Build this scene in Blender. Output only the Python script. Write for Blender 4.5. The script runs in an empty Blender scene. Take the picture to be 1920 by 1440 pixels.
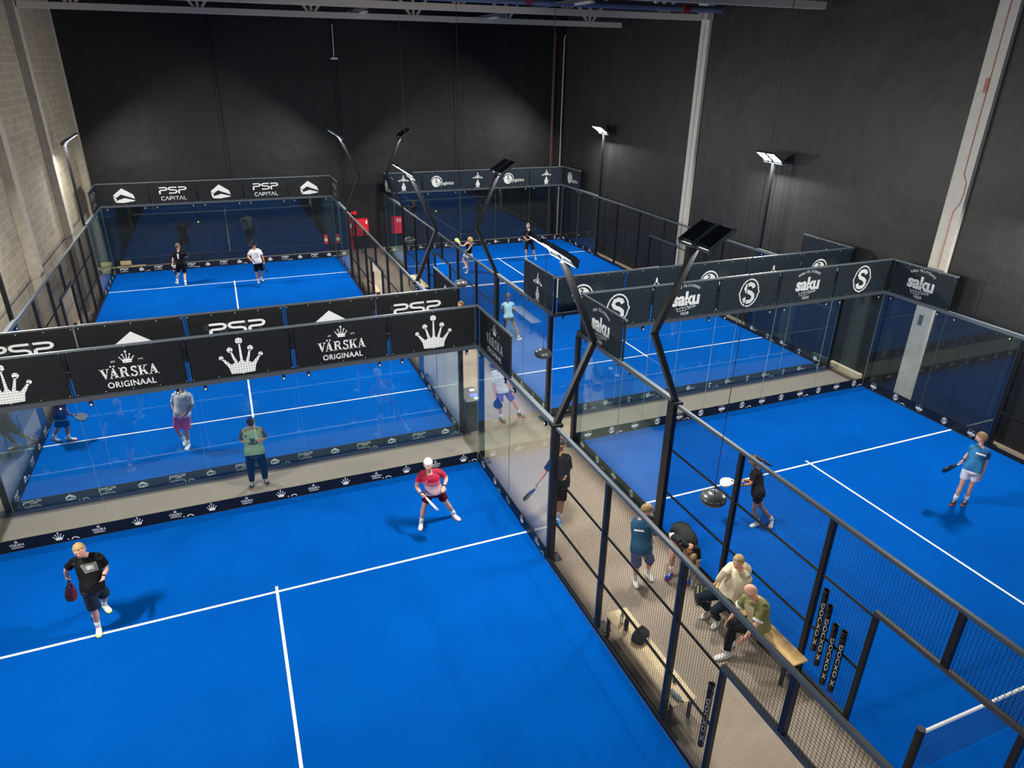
import bpy, math, random
from math import sin, cos, pi, radians, sqrt
from mathutils import Vector as V, Matrix as M
from mathutils.geometry import tessellate_polygon
random.seed(7)
S = bpy.context.scene
COL = S.collection
# ---------------------------------------------------------------- helpers
def lin(h):
    c = [int(h[i:i+2], 16)/255 for i in (0, 2, 4)]
    return tuple((x/12.92 if x <= .04045 else ((x+.055)/1.055)**2.4) for x in c)+(1,)
MATS = {}
def mat(name, hexc, rough=.6, metal=0, noise=0, nscale=40, spec=.5, bump=0, bscale=200, emit=0):
    if name in MATS: return MATS[name]
    m = bpy.data.materials.new(name); m.use_nodes = True
    nt = m.node_tree; b = nt.nodes['Principled BSDF']
    c = lin(hexc)
    b.inputs['Base Color'].default_value = c
    b.inputs['Roughness'].default_value = rough
    b.inputs['Metallic'].default_value = metal
    b.inputs['Specular IOR Level'].default_value = spec
    if noise or bump:
        tc = nt.nodes.new('ShaderNodeTexCoord')
    if noise:
        n = nt.nodes.new('ShaderNodeTexNoise'); n.inputs['Scale'].default_value = nscale; n.inputs['Detail'].default_value = 4
        r = nt.nodes.new('ShaderNodeValToRGB')
        r.color_ramp.elements[0].position = .3; r.color_ramp.elements[1].position = .7
        r.color_ramp.elements[0].color = tuple(x*(1-noise) for x in c[:3])+(1,)
        r.color_ramp.elements[1].color = tuple(min(1, x*(1+noise)) for x in c[:3])+(1,)
        nt.links.new(tc.outputs['Object'], n.inputs['Vector']); nt.links.new(n.outputs['Fac'], r.inputs['Fac'])
        nt.links.new(r.outputs['Color'], b.inputs['Base Color'])
    if bump:
        n2 = nt.nodes.new('ShaderNodeTexNoise'); n2.inputs['Scale'].default_value = bscale
        bp = nt.nodes.new('ShaderNodeBump'); bp.inputs['Strength'].default_value = bump; bp.inputs['Distance'].default_value = .01
        nt.links.new(tc.outputs['Object'], n2.inputs['Vector']); nt.links.new(n2.outputs['Fac'], bp.inputs['Height'])
        nt.links.new(bp.outputs['Normal'], b.inputs['Normal'])
    if emit:
        b.inputs['Emission Color'].default_value = c; b.inputs['Emission Strength'].default_value = emit
    MATS[name] = m
    return m
def frame(o, x, y, z):
    m = M.Identity(4)
    for i, a in enumerate((x, y, z)):
        for j in range(3): m[j][i] = a[j]
    for j in range(3): m[j][3] = o[j]
    return m
class MB:
    def __init__(s): s.v = []; s.f = []; s.mi = []
    def add(s, vs, fs, mi=0, mx=None):
        o = len(s.v)
        s.v += [tuple(mx @ V(p)) for p in vs] if mx else [tuple(p) for p in vs]
        for f in fs: s.f.append(tuple(i+o for i in f)); s.mi.append(mi)
        return s
    def box(s, x0, x1, y0, y1, z0, z1, mi=0, mx=None):
        vs = [(x, y, z) for z in (z0, z1) for y in (y0, y1) for x in (x0, x1)]
        return s.add(vs, [(0, 2, 3, 1), (4, 5, 7, 6), (0, 1, 5, 4), (2, 6, 7, 3), (0, 4, 6, 2), (1, 3, 7, 5)], mi, mx)
    def cbox(s, c, d, mi=0, mx=None):
        return s.box(c[0]-d[0]/2, c[0]+d[0]/2, c[1]-d[1]/2, c[1]+d[1]/2, c[2]-d[2]/2, c[2]+d[2]/2, mi, mx)
    def bar(s, p, q, w, h=None, up=(0, 0, 1), mi=0):
        p, q = V(p), V(q); d = (q-p); L = d.length; d.normalize(); h = h or w
        x = d.cross(V(up))
        if x.length < 1e-4: x = d.cross(V((0, 1, 0)))
        x.normalize(); z = x.cross(d)
        return s.box(-w/2, w/2, 0, L, -h/2, h/2, mi, frame(p, x, d, z))
    def wire(s, p, q, r):
        p, q = V(p), V(q); d = (q-p).normalized()
        a = d.orthogonal().normalized(); b = d.cross(a); o = len(s.v)
        for c in (p, q):
            for k in range(4):
                t = k*pi/2+pi/4; s.v.append(tuple(c+a*(r*cos(t))+b*(r*sin(t))))
        for k in range(4):
            s.f.append((o+k, o+(k+1) % 4, o+4+(k+1) % 4, o+4+k)); s.mi.append(0)
        return s
    def loft(s, rings, mi=0, cap=True):
        o = len(s.v); n = len(rings[0])
        for r in rings: s.v += [tuple(p) for p in r]
        for i in range(len(rings)-1):
            for k in range(n):
                s.f.append((o+i*n+k, o+i*n+(k+1) % n, o+(i+1)*n+(k+1) % n, o+(i+1)*n+k)); s.mi.append(mi)
        if cap:
            s.f.append(tuple(o+k for k in reversed(range(n)))); s.mi.append(mi)
            e = o+(len(rings)-1)*n
            s.f.append(tuple(e+k for k in range(n))); s.mi.append(mi)
        return s
    def tube(s, pts, rad, n=12, mi=0, cap=True):
        pts = [V(p) for p in pts]
        if not isinstance(rad, (list, tuple)): rad = [rad]*len(pts)
        rings = []; a = None
        for i, p in enumerate(pts):
            d = (pts[min(i+1, len(pts)-1)]-pts[max(i-1, 0)]).normalized()
            if a is None: a = d.orthogonal().normalized()
            else:
                a = a-d*a.dot(d); a.normalize()
            b = d.cross(a)
            rings.append([p+a*(rad[i]*cos(2*pi*k/n))+b*(rad[i]*sin(2*pi*k/n)) for k in range(n)])
        return s.loft(rings, mi, cap)
    def cyl(s, p, q, r, n=16, mi=0): return s.tube([p, q], r, n, mi)
    def lathe(s, prof, o=(0, 0, 0), n=24, mi=0):
        return s.loft([[(o[0]+r*cos(2*pi*k/n), o[1]+r*sin(2*pi*k/n), o[2]+z) for k in range(n)] for r, z in prof], mi)
    def ell(s, c, r, mx=None, n=12, m=8, mi=0):
        rings = []
        for i in range(m+1):
            t = pi*(i+.02)/(m+.04)-pi/2
            ring = [V((c[0]+r[0]*cos(t)*cos(2*pi*k/n), c[1]+r[1]*cos(t)*sin(2*pi*k/n), c[2]+r[2]*sin(t))) for k in range(n)]
            rings.append([mx @ p for p in ring] if mx else ring)
        return s.loft(rings, mi)
    def build(s, name, mats, parent=None, smooth=False, loc=None):
        me = bpy.data.meshes.new(name)
        me.from_pydata(s.v, [], s.f)
        if not isinstance(mats, (list, tuple)): mats = [mats]
        for m in mats: me.materials.append(m)
        me.polygons.foreach_set('material_index', s.mi)
        if smooth: me.polygons.foreach_set('use_smooth', [True]*len(s.f))
        me.update()
        return link(name, me, parent, loc)
def link(name, me, parent=None, loc=None):
    o = bpy.data.objects.new(name, me); COL.objects.link(o)
    if parent: o.parent = parent
    if loc: o.location = loc
    return o
def tag(o, label, cat, group=None, kind=None):
    o['label'] = label; o['category'] = cat
    if group: o['group'] = group
    if kind: o['kind'] = kind
    return o
def thing(name, label, cat, loc=(0, 0, 0), rz=0, group=None):
    o = bpy.data.objects.new(name, None); COL.objects.link(o); o.location = loc; o.rotation_euler = (0, 0, rz)
    o.empty_display_size = .1
    return tag(o, label, cat, group)
def struct(o, label=None, cat=None):
    o['kind'] = 'structure'
    if label: o['label'] = label
    if cat: o['category'] = cat
    return o
# ---------------------------------------------------------------- materials
def N(nt, t, **kw):
    n = nt.nodes.new('ShaderNode'+t)
    for k, v in kw.items():
        if k in n.inputs: n.inputs[k].default_value = v
        else: setattr(n, k, v)
    return n
def math_(nt, op, a, b=None, clamp=False):
    n = nt.nodes.new('ShaderNodeMath'); n.operation = op; n.use_clamp = clamp
    for i, x in enumerate((a, b)):
        if x is None: continue
        if isinstance(x, (int, float)): n.inputs[i].default_value = x
        else: nt.links.new(x, n.inputs[i])
    return n.outputs[0]
def new_mat(name):
    m = bpy.data.materials.new(name); m.use_nodes = True; return m, m.node_tree, m.node_tree.nodes['Principled BSDF']
def glass_mat():
    m = bpy.data.materials.new('tempered_glass'); m.use_nodes = True; nt = m.node_tree; nt.nodes.clear()
    out = N(nt, 'OutputMaterial'); g = N(nt, 'NewGeometry')
    dt = nt.nodes.new('ShaderNodeVectorMath'); dt.operation = 'DOT_PRODUCT'
    nt.links.new(g.outputs['Normal'], dt.inputs[0]); nt.links.new(g.outputs['Incoming'], dt.inputs[1])
    c = math_(nt, 'ABSOLUTE', dt.outputs['Value'])
    k = math_(nt, 'POWER', math_(nt, 'SUBTRACT', 1, c, True), 5)
    fac = math_(nt, 'ADD', math_(nt, 'MULTIPLY', k, .955), .045, True)
    tr = N(nt, 'BsdfTransparent', Color=(.95, .975, .97, 1)); gl = N(nt, 'BsdfGlossy', Roughness=.0, Color=(.72, 1, .95, 1))
    mx = N(nt, 'MixShader')
    nt.links.new(fac, mx.inputs[0]); nt.links.new(tr.outputs[0], mx.inputs[1]); nt.links.new(gl.outputs[0], mx.inputs[2])
    nt.links.new(mx.outputs[0], out.inputs['Surface'])
    return m
GLASS = glass_mat()
def turf_mat():
    m, nt, b = new_mat('blue_turf')
    tc = N(nt, 'TexCoord')
    n1 = N(nt, 'TexNoise', Scale=1.1, Detail=5.0); n2 = N(nt, 'TexNoise', Scale=70., Detail=3.0)
    nt.links.new(tc.outputs['Object'], n1.inputs['Vector']); nt.links.new(tc.outputs['Object'], n2.inputs['Vector'])
    mix = math_(nt, 'ADD', math_(nt, 'MULTIPLY', n1.outputs['Fac'], .22), math_(nt, 'MULTIPLY', n2.outputs['Fac'], .78))
    r = N(nt, 'ValToRGB'); nt.links.new(mix, r.inputs['Fac'])
    e = r.color_ramp.elements; e[0].position = .3; e[1].position = .7
    e[0].color = (.000, .056, .300, 1); e[1].color = (.000, .103, .46, 1)
    nt.links.new(r.outputs['Color'], b.inputs['Base Color'])
    b.inputs['Roughness'].default_value = .9; b.inputs['Specular IOR Level'].default_value = .02
    bp = N(nt, 'Bump', Strength=.5, Distance=.01); nt.links.new(n2.outputs['Fac'], bp.inputs['Height']); nt.links.new(bp.outputs['Normal'], b.inputs['Normal'])
    return m
TURF = turf_mat()
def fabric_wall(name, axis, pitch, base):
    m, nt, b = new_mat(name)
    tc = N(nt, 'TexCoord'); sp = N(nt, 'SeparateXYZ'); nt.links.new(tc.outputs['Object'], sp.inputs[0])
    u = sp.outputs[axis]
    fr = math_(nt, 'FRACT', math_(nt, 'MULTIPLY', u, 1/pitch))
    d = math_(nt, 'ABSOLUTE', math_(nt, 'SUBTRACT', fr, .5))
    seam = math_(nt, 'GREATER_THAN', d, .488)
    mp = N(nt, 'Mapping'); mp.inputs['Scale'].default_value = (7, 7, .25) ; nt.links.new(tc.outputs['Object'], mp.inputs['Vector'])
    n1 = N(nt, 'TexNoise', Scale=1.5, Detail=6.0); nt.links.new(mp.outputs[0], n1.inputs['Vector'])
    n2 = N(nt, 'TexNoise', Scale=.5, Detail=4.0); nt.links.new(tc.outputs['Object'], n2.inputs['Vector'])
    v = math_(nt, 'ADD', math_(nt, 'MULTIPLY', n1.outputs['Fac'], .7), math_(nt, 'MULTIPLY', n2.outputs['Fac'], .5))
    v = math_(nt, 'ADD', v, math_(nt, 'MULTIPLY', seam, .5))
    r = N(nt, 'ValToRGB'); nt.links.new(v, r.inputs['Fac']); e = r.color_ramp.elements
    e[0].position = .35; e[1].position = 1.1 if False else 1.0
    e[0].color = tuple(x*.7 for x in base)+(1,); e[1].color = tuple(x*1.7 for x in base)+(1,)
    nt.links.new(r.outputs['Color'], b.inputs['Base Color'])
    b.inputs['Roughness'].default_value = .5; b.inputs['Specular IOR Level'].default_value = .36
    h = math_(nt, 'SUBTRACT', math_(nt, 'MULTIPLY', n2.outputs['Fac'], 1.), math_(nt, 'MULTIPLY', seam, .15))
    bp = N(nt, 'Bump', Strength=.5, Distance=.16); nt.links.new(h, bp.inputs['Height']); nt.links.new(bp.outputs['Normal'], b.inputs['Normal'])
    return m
def block_mat():
    m, nt, b = new_mat('concrete_block')
    tc = N(nt, 'TexCoord'); sp = N(nt, 'SeparateXYZ'); nt.links.new(tc.outputs['Object'], sp.inputs[0])
    cb = N(nt, 'CombineXYZ'); nt.links.new(sp.outputs[1], cb.inputs[0]); nt.links.new(sp.outputs[2], cb.inputs[1])
    br = N(nt, 'TexBrick', Scale=1.0); nt.links.new(cb.outputs[0], br.inputs['Vector'])
    br.inputs['Brick Width'].default_value = .5; br.inputs['Row Height'].default_value = .25; br.inputs['Mortar Size'].default_value = .014
    br.inputs['Color1'].default_value = lin('a39885'); br.inputs['Color2'].default_value = lin('928876'); br.inputs['Mortar'].default_value = lin('b3a688')
    mp = N(nt, 'Mapping'); mp.inputs['Scale'].default_value = (4, 9, 1.6); nt.links.new(tc.outputs['Object'], mp.inputs['Vector'])
    n = N(nt, 'TexNoise', Scale=1., Detail=5.0); nt.links.new(mp.outputs[0], n.inputs['Vector'])
    mx = N(nt, 'MixRGB'); mx.blend_type = 'MULTIPLY'; mx.inputs[0].default_value = .4
    nt.links.new(br.outputs['Color'], mx.inputs[1]); nt.links.new(n.outputs['Fac'], mx.inputs[2])
    nt.links.new(mx.outputs[0], b.inputs['Base Color']); b.inputs['Roughness'].default_value = .9
    bp = N(nt, 'Bump', Strength=.4, Distance=.01); nt.links.new(br.outputs['Fac'], bp.inputs['Height']); bp.invert = True
    nt.links.new(bp.outputs['Normal'], b.inputs['Normal'])
    return m
CARPET = mat('beige_carpet', '968a7b', .95, noise=.14, nscale=60, spec=.1, bump=.2)
BLK = mat('black_steel', '17181b', .42, spec=.4)
GRY = mat('graphite_steel', '3c4247', .45, spec=.5)
GHOST = mat('show_through', '262b2e', .6)
RAIL = mat('grey_rail', '535c62', .45)
DRAIL = mat('dark_rail', '4a5359', .4)
WIRE = mat('black_wire', '0c0d10', .5)
EDGE = mat('glass_edge', '8a9d99', .4)
WHITE = mat('white_print', 'e9ebe8', .6)
WLINE = mat('line_white', 'e4e6e6', .8, noise=.05, nscale=30)
DISC = mat('clamp_disc', 'c9cccc', .4)
LED = mat('led_lens', 'f4f7ff', .5, emit=14)
WOOD = mat('pale_wood', 'dcc498', .5, noise=.12, nscale=9)
WOODY = mat('yellow_wood', 'd6b074', .5, noise=.15, nscale=9)
CONC = mat('column_concrete', 'b3b1a8', .85, noise=.06, nscale=6)
STEELP = mat('white_steel', 'd9d0bc', .6)
def banner_mat(n, h): return mat(n, h, .55, noise=.12, nscale=3, spec=.3, bump=.1, bscale=5)
EXPOSURE = 0.66
# ---------------------------------------------------------------- flat lettering and emblems (2D outlines, later laid on banners)
class G2:                                   # list of (verts2d, faces, material index)
    def __init__(s): s.p = []
    def poly(s, pts, mi=1, holes=()):
        loops = [[V((x, y, 0)) for x, y in pts]]+[[V((x, y, 0)) for x, y in h] for h in holes]
        flat = [p for l in loops for p in l]
        s.p.append(([(p.x, p.y) for p in flat], [tuple(t) for t in tessellate_polygon(loops)], mi)); return s
    def rect(s, x0, y0, x1, y1, mi=1): return s.poly([(x0, y0), (x1, y0), (x1, y1), (x0, y1)], mi)
    def circ(s, x, y, r, mi=1, n=20, ry=None): return s.poly([(x+r*cos(2*pi*k/n), y+(ry or r)*sin(2*pi*k/n)) for k in range(n)], mi)
    def stroke(s, pts, w, mi=1, w2=None):
        n = len(pts); L = []; R = []
        for i in range(n):
            a = V(pts[max(i-1, 0)]); b = V(pts[min(i+1, n-1)]); d = (b-a).normalized(); q = V((-d.y, d.x))
            ww = (w+(w2-w)*i/(n-1) if w2 is not None else w)/2
            p = V(pts[i]); L.append(p+q*ww); R.append(p-q*ww)
        vs = [tuple(p) for p in L+R]
        s.p.append((vs, [(i, n+i, n+i+1, i+1) for i in range(n-1)], mi)); return s
    def put(s, g, sx=1, x=0, y=0, sy=None, mi=None):
        sy = sy or sx
        for vs, fs, m in g.p: s.p.append(([(a*sx+x, b*sy+y) for a, b in vs], fs, m if mi is None else mi))
        return s
_T = {}
def text2(t, bold=0., space=1.0):           # cap height 1, centred on x
    k = (t, bold, space)
    if k in _T: return _T[k]
    cu = bpy.data.curves.new('t', 'FONT'); cu.body = t; cu.size = 1.4; cu.offset = bold; cu.space_character = space; cu.resolution_u = 3
    o = bpy.data.objects.new('t', cu); COL.objects.link(o)
    dg = bpy.context.evaluated_depsgraph_get(); me = o.evaluated_get(dg).to_mesh()
    vs = [(v.co.x, v.co.y) for v in me.vertices]; fs = [tuple(p.vertices) for p in me.polygons]
    o.evaluated_get(dg).to_mesh_clear(); bpy.data.objects.remove(o); bpy.data.curves.remove(cu)
    cx = (min(v[0] for v in vs)+max(v[0] for v in vs))/2
    g = G2(); g.p.append(([(x-cx, y) for x, y in vs], fs, 1)); g.w = max(v[0] for v in vs)-min(v[0] for v in vs)
    _T[k] = g
    return g
def arc(cx, cy, r, a0, a1, n=16): return [(cx+r*cos(radians(a0+(a1-a0)*k/n)), cy+r*sin(radians(a0+(a1-a0)*k/n))) for k in range(n+1)]
def crown():                                # about 1 wide, .9 tall, base at y=0
    g = G2()
    g.poly([(-.29, 0), (0, -.012), (.29, 0), (.32, .17), (.47, .43), (.44, .45), (.25, .25), (.17, .29), (.255, .62), (.215, .63), (.09, .28), (.035, .34), (.018, .82), (-.018, .82),
            (-.035, .34), (-.09, .28), (-.215, .63), (-.255, .62), (-.17, .29), (-.25, .25), (-.44, .45), (-.47, .43), (-.32, .17)])
    for x, y, r in ((-.47, .46, .055), (-.245, .65, .07), (0, .87, .085), (.245, .65, .07), (.47, .46, .055)): g.circ(x, y, r, n=16)
    return g
def serif():                                # hand built serif capitals for the mineral-water banner
    g = G2(); x = 0
    def L(ps, w):
        nonlocal x
        for p in ps: g.poly([(a+x, b) for a, b in p])
        x += w
    def r(a, b, c, d): return [(a, b), (c, b), (c, d), (a, d)]
    A = [[(.08, 0), (.17, 0), (.44, .80), (.40, 1)], [(.40, 1), (.52, 1), (.84, 0), (.58, 0), (.37, .74)], r(.2, .26, .6, .35), r(0, 0, .30, .07), r(.50, 0, .94, .07)]
    L([[(.06, 1), (.31, 1), (.53, .30), (.47, 0), (.41, 0)], [(.70, 1), (.79, 1), (.49, 0), (.43, .05)], r(0, .93, .42, 1), r(.58, .93, .90, 1)], .78)
    xa = x
    L(A, .96)
    g.circ(xa+.29, 1.17, .085); g.circ(xa+.60, 1.17, .085)
    L([r(.10, 0, .32, 1), r(0, 0, .42, .07), r(0, .93, .3, 1), [(.42, .53), (.62, .53), (.90, 0), (.66, 0)], r(.64, 0, .98, .07)], 0)
    g.stroke([(x+.3, .95), (x+.52, .94), (x+.65, .86), (x+.68, .74), (x+.64, .61), (x+.52, .54), (x+.3, .53)], .13); x += .98
    g.stroke([(x+.62, .76), (x+.52, .92), (x+.33, .95), (x+.17, .84), (x+.18, .68), (x+.34, .56), (x+.54, .44), (x+.62, .28), (x+.52, .10), (x+.32, .05), (x+.14, .12), (x+.08, .28)], .15); x += .74
    L([r(.10, 0, .32, 1), r(0, 0, .42, .07), r(0, .93, .42, 1), [(.30, .40), (.68, 1), (.80, 1), (.36, .34)], [(.36, .56), (.52, .70), (.92, 0), (.66, 0)], r(.56, .93, .90, 1), r(.62, 0, .98, .07)], .96)
    L(A, .94)
    g.w = x
    h = G2().put(g, 1, -x/2); h.w = x
    return h
SERIF = serif(); CROWN = crown()
def water_logo(small=False):                # crown over two lines of lettering, 1 unit tall
    g = G2()
    g.put(CROWN, .34, 0, .68)
    if not small:
        g.put(text2('EST.'), .045, -.31, .72); g.put(text2('1973'), .045, .31, .72)
    g.put(SERIF, 1.32/SERIF.w, 0, .29, .28); t = text2('ORIGINAAL', .03, 1.08); g.put(t, 1.10/t.w, 0, .04, .16)
    return g
def roof_logo():                            # pentagon roof emblem, 1 wide
    g = G2()
    def q(ps): return [((x-928)/180., (732-y)/180.) for x, y in ps]
    g.poly(q([(840, 661), (920, 600), (1006, 660), (1017, 699), (905, 655), (862, 684)]))
    g.poly(q([(839, 669), (861, 689), (864, 706), (847, 722)]))
    g.poly(q([(849, 727), (868, 708), (930, 690), (1018, 714), (1000, 722), (905, 733)]))
    return g
ROOF = roof_logo()
def psp_logo():
    g = G2(); w = .17
    def P(x):
        g.stroke([(x, .93), (x+.55, .93), (x+.70, .90), (x+.78, .80), (x+.78, .68), (x+.70, .57), (x+.55, .54), (x+.14, .54), (x+.06, .47), (x+.04, .38), (x+.04, 0)], w)
    P(0)
    g.stroke([(1.78, .93), (1.2, .93), (1.06, .90), (.99, .81), (.99, .70), (1.06, .60), (1.2, .55), (1.55, .53), (1.70, .48), (1.76, .38), (1.76, .25), (1.68, .14), (1.55, .09), (.95, .09)], w)
    P(1.95)
    h = G2().put(g, .55, -.75, .42, .40); c = G2(); x = 0; w = .17
    def A(x): c.stroke([(x, 0), (x+.42, .93), (x+.50, .93), (x+.92, 0)], w)
    c.stroke([(.85, .92), (.2, .92), (.06, .82), (.03, .5), (.06, .18), (.2, .08), (.85, .08)], w); A(1.05)
    c.stroke([(2.25, .92), (2.8, .92), (2.95, .84), (2.97, .65), (2.93, .5), (2.8, .42), (2.35, .42)], w); c.rect(2.17, 0, 2.34, 1); c.rect(3.25, 0, 3.42, 1)
    c.rect(3.65, .84, 4.55, 1); c.rect(4.02, 0, 4.18, .9); A(4.7); c.rect(5.85, 0, 6.02, 1); c.rect(5.9, 0, 6.6, .16)
    h.put(c, 1.42/6.6, -.70, .04, .22)
    return h
PSP = psp_logo()
def globe_logo():                           # ball with a crescent and the word
    g = G2()
    g.circ(-.38, .40, .33, n=28)
    g.stroke(arc(-.36, .40, .42, 95, -45, 20), .07, w2=.015); g.stroke(arc(-.36, .40, .42, 95, 175, 14), .07, w2=.015)
    t = text2('3', .02); g.put(t, .30, -.40, .40, .30, mi=0); t = text2('D', .0); g.put(t, .26, -.24, .17, .26, mi=0)
    t = text2('logistics', .015, 1.0); g.put(t, .95/t.w, .45, .22, .24)
    return g
GLOBE = globe_logo()
def plane():
    g = G2(); g.circ(0, 0, .19, n=18)
    g.poly([(-.07, .1), (.07, .1), (.035, .42), (-.035, .42)])
    for k in (-1, 1):
        g.poly([(k*.1, .06), (k*.54, -.10), (k*.54, -.20), (k*.1, -.16)]); g.circ(k*.30, -.13, .085, n=12)
    g.rect(-.07, .05, .07, .09, 0)
    return g
def ship():
    g = G2()
    g.poly([(-.2, .08), (.2, .08), (.24, -.12), (.12, -.36), (-.12, -.36), (-.24, -.12)])
    g.rect(-.13, .1, .13, .26); g.rect(-.07, .28, .07, .40); g.rect(-.01, -.3, .01, .05, 0)
    g.stroke([(-.3, -.44), (-.15, -.40), (0, -.44), (.15, -.40), (.3, -.44)], .045)
    return g
PLANE, SHIP = plane(), ship()
def icons(): return G2().put(PLANE, .66, 0, .72).put(SHIP, .62, 0, .25)
ICONS = icons(); PLANE1 = G2().put(PLANE, 1.0, 0, .48)
def brew_logo():                            # bold lower case word, arched line above, script and a year below
    g = G2(); t = text2('saku', .055, .95)
    g.put(t, 1.04/t.w, 0, .36, .44)
    for i, ch in enumerate('SAKU ÕLLETEHAS'):
        if ch == ' ': continue
        a = radians(118-56*i/13); c = text2(ch, .01); u, w = cos(a-pi/2), sin(a-pi/2)
        for vs, fs, m in c.p: g.p.append(([(.95*cos(a)+.085*(x*u-y*w), -.02+.98*sin(a)+.085*(x*w+y*u)) for x, y in vs], fs, m))
    pts = [(-.36+.0095*k+.018*sin(k*.55), .215+.035*cos(k*.55)*(1+.8*(k % 23 < 6))+.0007*k) for k in range(80)]
    g.stroke(pts, .016); g.stroke([(-.3, .15), (.0, .17), (.42, .28)], .012)
    t = text2('1820', .02, 1.2); g.put(t, .30/t.w, 0, .02, .10)
    return g
BREW = brew_logo()
def ring_s():
    g = G2()
    o = [(.40*cos(a)*(1+.10*(abs(sin(a)) < .12)), .5+.49*sin(a)) for a in [2*pi*k/40 for k in range(40)]]
    i = [((x)*.885, .5+(y-.5)*.90) for x, y in o]
    g.poly(o, 1, [i[::-1]])
    g.stroke([(.17, .66), (.12, .76), (0, .80), (-.12, .77), (-.17, .66), (-.11, .56), (.06, .49), (.17, .40), (.18, .28), (.10, .20), (-.02, .18), (-.14, .22), (-.19, .34)], .135)
    return g
RINGS = ring_s()
LOGO = dict(water=(water_logo(), .82, .06), crown=(CROWN, .86, .06), roof=(ROOF, .93, .10), psp=(PSP, .80, .10), globe=(GLOBE, .78, .10), icons=(ICONS, .82, .05), plane=(PLANE1, .62, .16), brew=(BREW, .86, .04), ring=(RINGS, .86, .04))
SMALL = dict(water=G2().put(water_logo(True), .19, 0, .03), crown=G2().put(CROWN, .19, 0, .04), roof=G2().put(ROOF, .21, 0, .05), psp=G2().put(PSP, .22, 0, .03), globe=G2().put(GLOBE, .19, 0, .045), icons=G2().put(ICONS, .2, 0, .02), brew=G2().put(BREW, .2, 0, .02), ring=G2().put(RINGS, .2, 0, .02))
def lay(mb, g, o, r, u, n, d, sc=1., x=0, y=0):
    """lay 2D shapes on a plane: origin o, right r, up u, normal n, raised by d"""
    o, r, u, n = V(o), V(r), V(u), V(n)
    for vs, fs, mi in g.p:
        dd = d+(.0015 if mi == 0 else 0)
        mb.add([o+r*(a*sc+x)+u*(b*sc+y)+n*dd for a, b in vs], fs, mi)
def banner(kind, o, r, n, label, m, group, w=1.93, h=.92, ghost=False):
    """printed tarpaulin: o = middle of its bottom edge, r = reading direction, n = printed side"""
    mb = MB(); o, r, n, u = V(o), V(r), V(n), V((0, 0, 1))
    nx, nz = 10, 4
    for side in (1, -1):
        vs = []
        for j in range(nz+1):
            for i in range(nx+1):
                x = -w/2+w*i/nx; z = h*j/nz
                vs.append(r*x+u*z+n*(.003*side+.003*sin(3.1*x+2*z)))
        fs = [(a, a+1, a+nx+2, a+nx+1) for j in range(nz) for i in range(nx) for a in [j*(nx+1)+i]]
        mb.add(vs, fs if side > 0 else [f[::-1] for f in fs], 0)
    g, sc, y0 = LOGO[kind]
    lay(mb, g, (0, 0, 0), r, u, n, .0085, sc*h, 0, y0*h)
    if ghost:                                # the print on the back shows faintly through
        gg = G2(); gg.p = [([(-a, b) for a, b in vs], fs, 3) for vs, fs, mi in g.p if mi == 1]
        lay(mb, gg, (-r*.07), r, u, n, .0065, sc*h, 0, y0*h)
    e = G2()
    for i in range(5):
        for z in (.03, h-.03): e.circ(-w/2+.03+(w-.06)*i/4, z, .011, 2, 8)
    lay(mb, e, (0, 0, 0), r, u, n, .009)
    ob = mb.build('advertising_banner', [m, WHITE, DISC, GHOST], loc=o)
    return tag(ob, label, 'banner', group)
def skirt(kinds, p, q, n, label, m, group, both=True, pitch=.667):
    """printed strip along the foot of a glass wall from p to q, n = inner side"""
    mb = MB(); p, q, n = V(p), V(q), V(n); L = (q-p).length; d = (q-p).normalized(); o = (p+q)/2
    mb.bar(p-o+V((0, 0, .15)), q-o+V((0, 0, .15)), .008, .25)
    cnt = max(1, int(L/pitch))
    for s in ((1, -1) if both else (1,)):
        nn = n*s
        rr = V((0, 0, 1)).cross(nn)
        for i in range(cnt):
            x = -L/2+L*(i+.5)/cnt
            lay(mb, SMALL[kinds[i % len(kinds)]], (0, 0, .035), rr, (0, 0, 1), nn, .006, 1., x, 0)
            if i % 3 == 1: lay(mb, G2().circ(0, .015, .014, 1, 8).stroke([(.06, 0), (.09, .035), (.14, .04), (.19, .0)], .02), (0, 0, .04), rr, (0, 0, 1), nn, .006, 1, x+.15, 0)
    ob = mb.build('skirting_banner', [m, WHITE], loc=o)
    return tag(ob, label, 'skirting banner', group)
# ---------------------------------------------------------------- the hall
GAP, AX = 1.479, 2.665                       # walkway behind the glass walls, aisle between left and right courts
XL, XR, YB, YF, ZC = -10.62, 13.2, 22.85, -24.0, 12.4
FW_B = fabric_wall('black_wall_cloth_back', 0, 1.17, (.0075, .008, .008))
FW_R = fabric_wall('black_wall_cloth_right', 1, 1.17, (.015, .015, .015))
def slab(name, b, m, label=None): return struct(MB().box(*b).build(name, m), label)
slab('floor', (XL-.3, XR+.3, YF-.3, YB+.3, -.3, -.012), CARPET)
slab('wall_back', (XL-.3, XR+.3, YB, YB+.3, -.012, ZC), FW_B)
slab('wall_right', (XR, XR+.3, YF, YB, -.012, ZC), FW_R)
slab('wall_left', (XL-.3, XL, YF, YB, -.012, ZC), block_mat())
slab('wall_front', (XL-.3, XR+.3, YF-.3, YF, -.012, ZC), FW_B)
mb = MB().box(XL-.3, XR+.3, YF-.3, YB+.3, ZC+.08, ZC+.3)
x = XL
while x < XR: mb.box(x, x+.12, YF, YB, ZC, ZC+.1); x += .3
struct(mb.build('ceiling', mat('dark_deck', '3d3f42', .7)))
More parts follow.
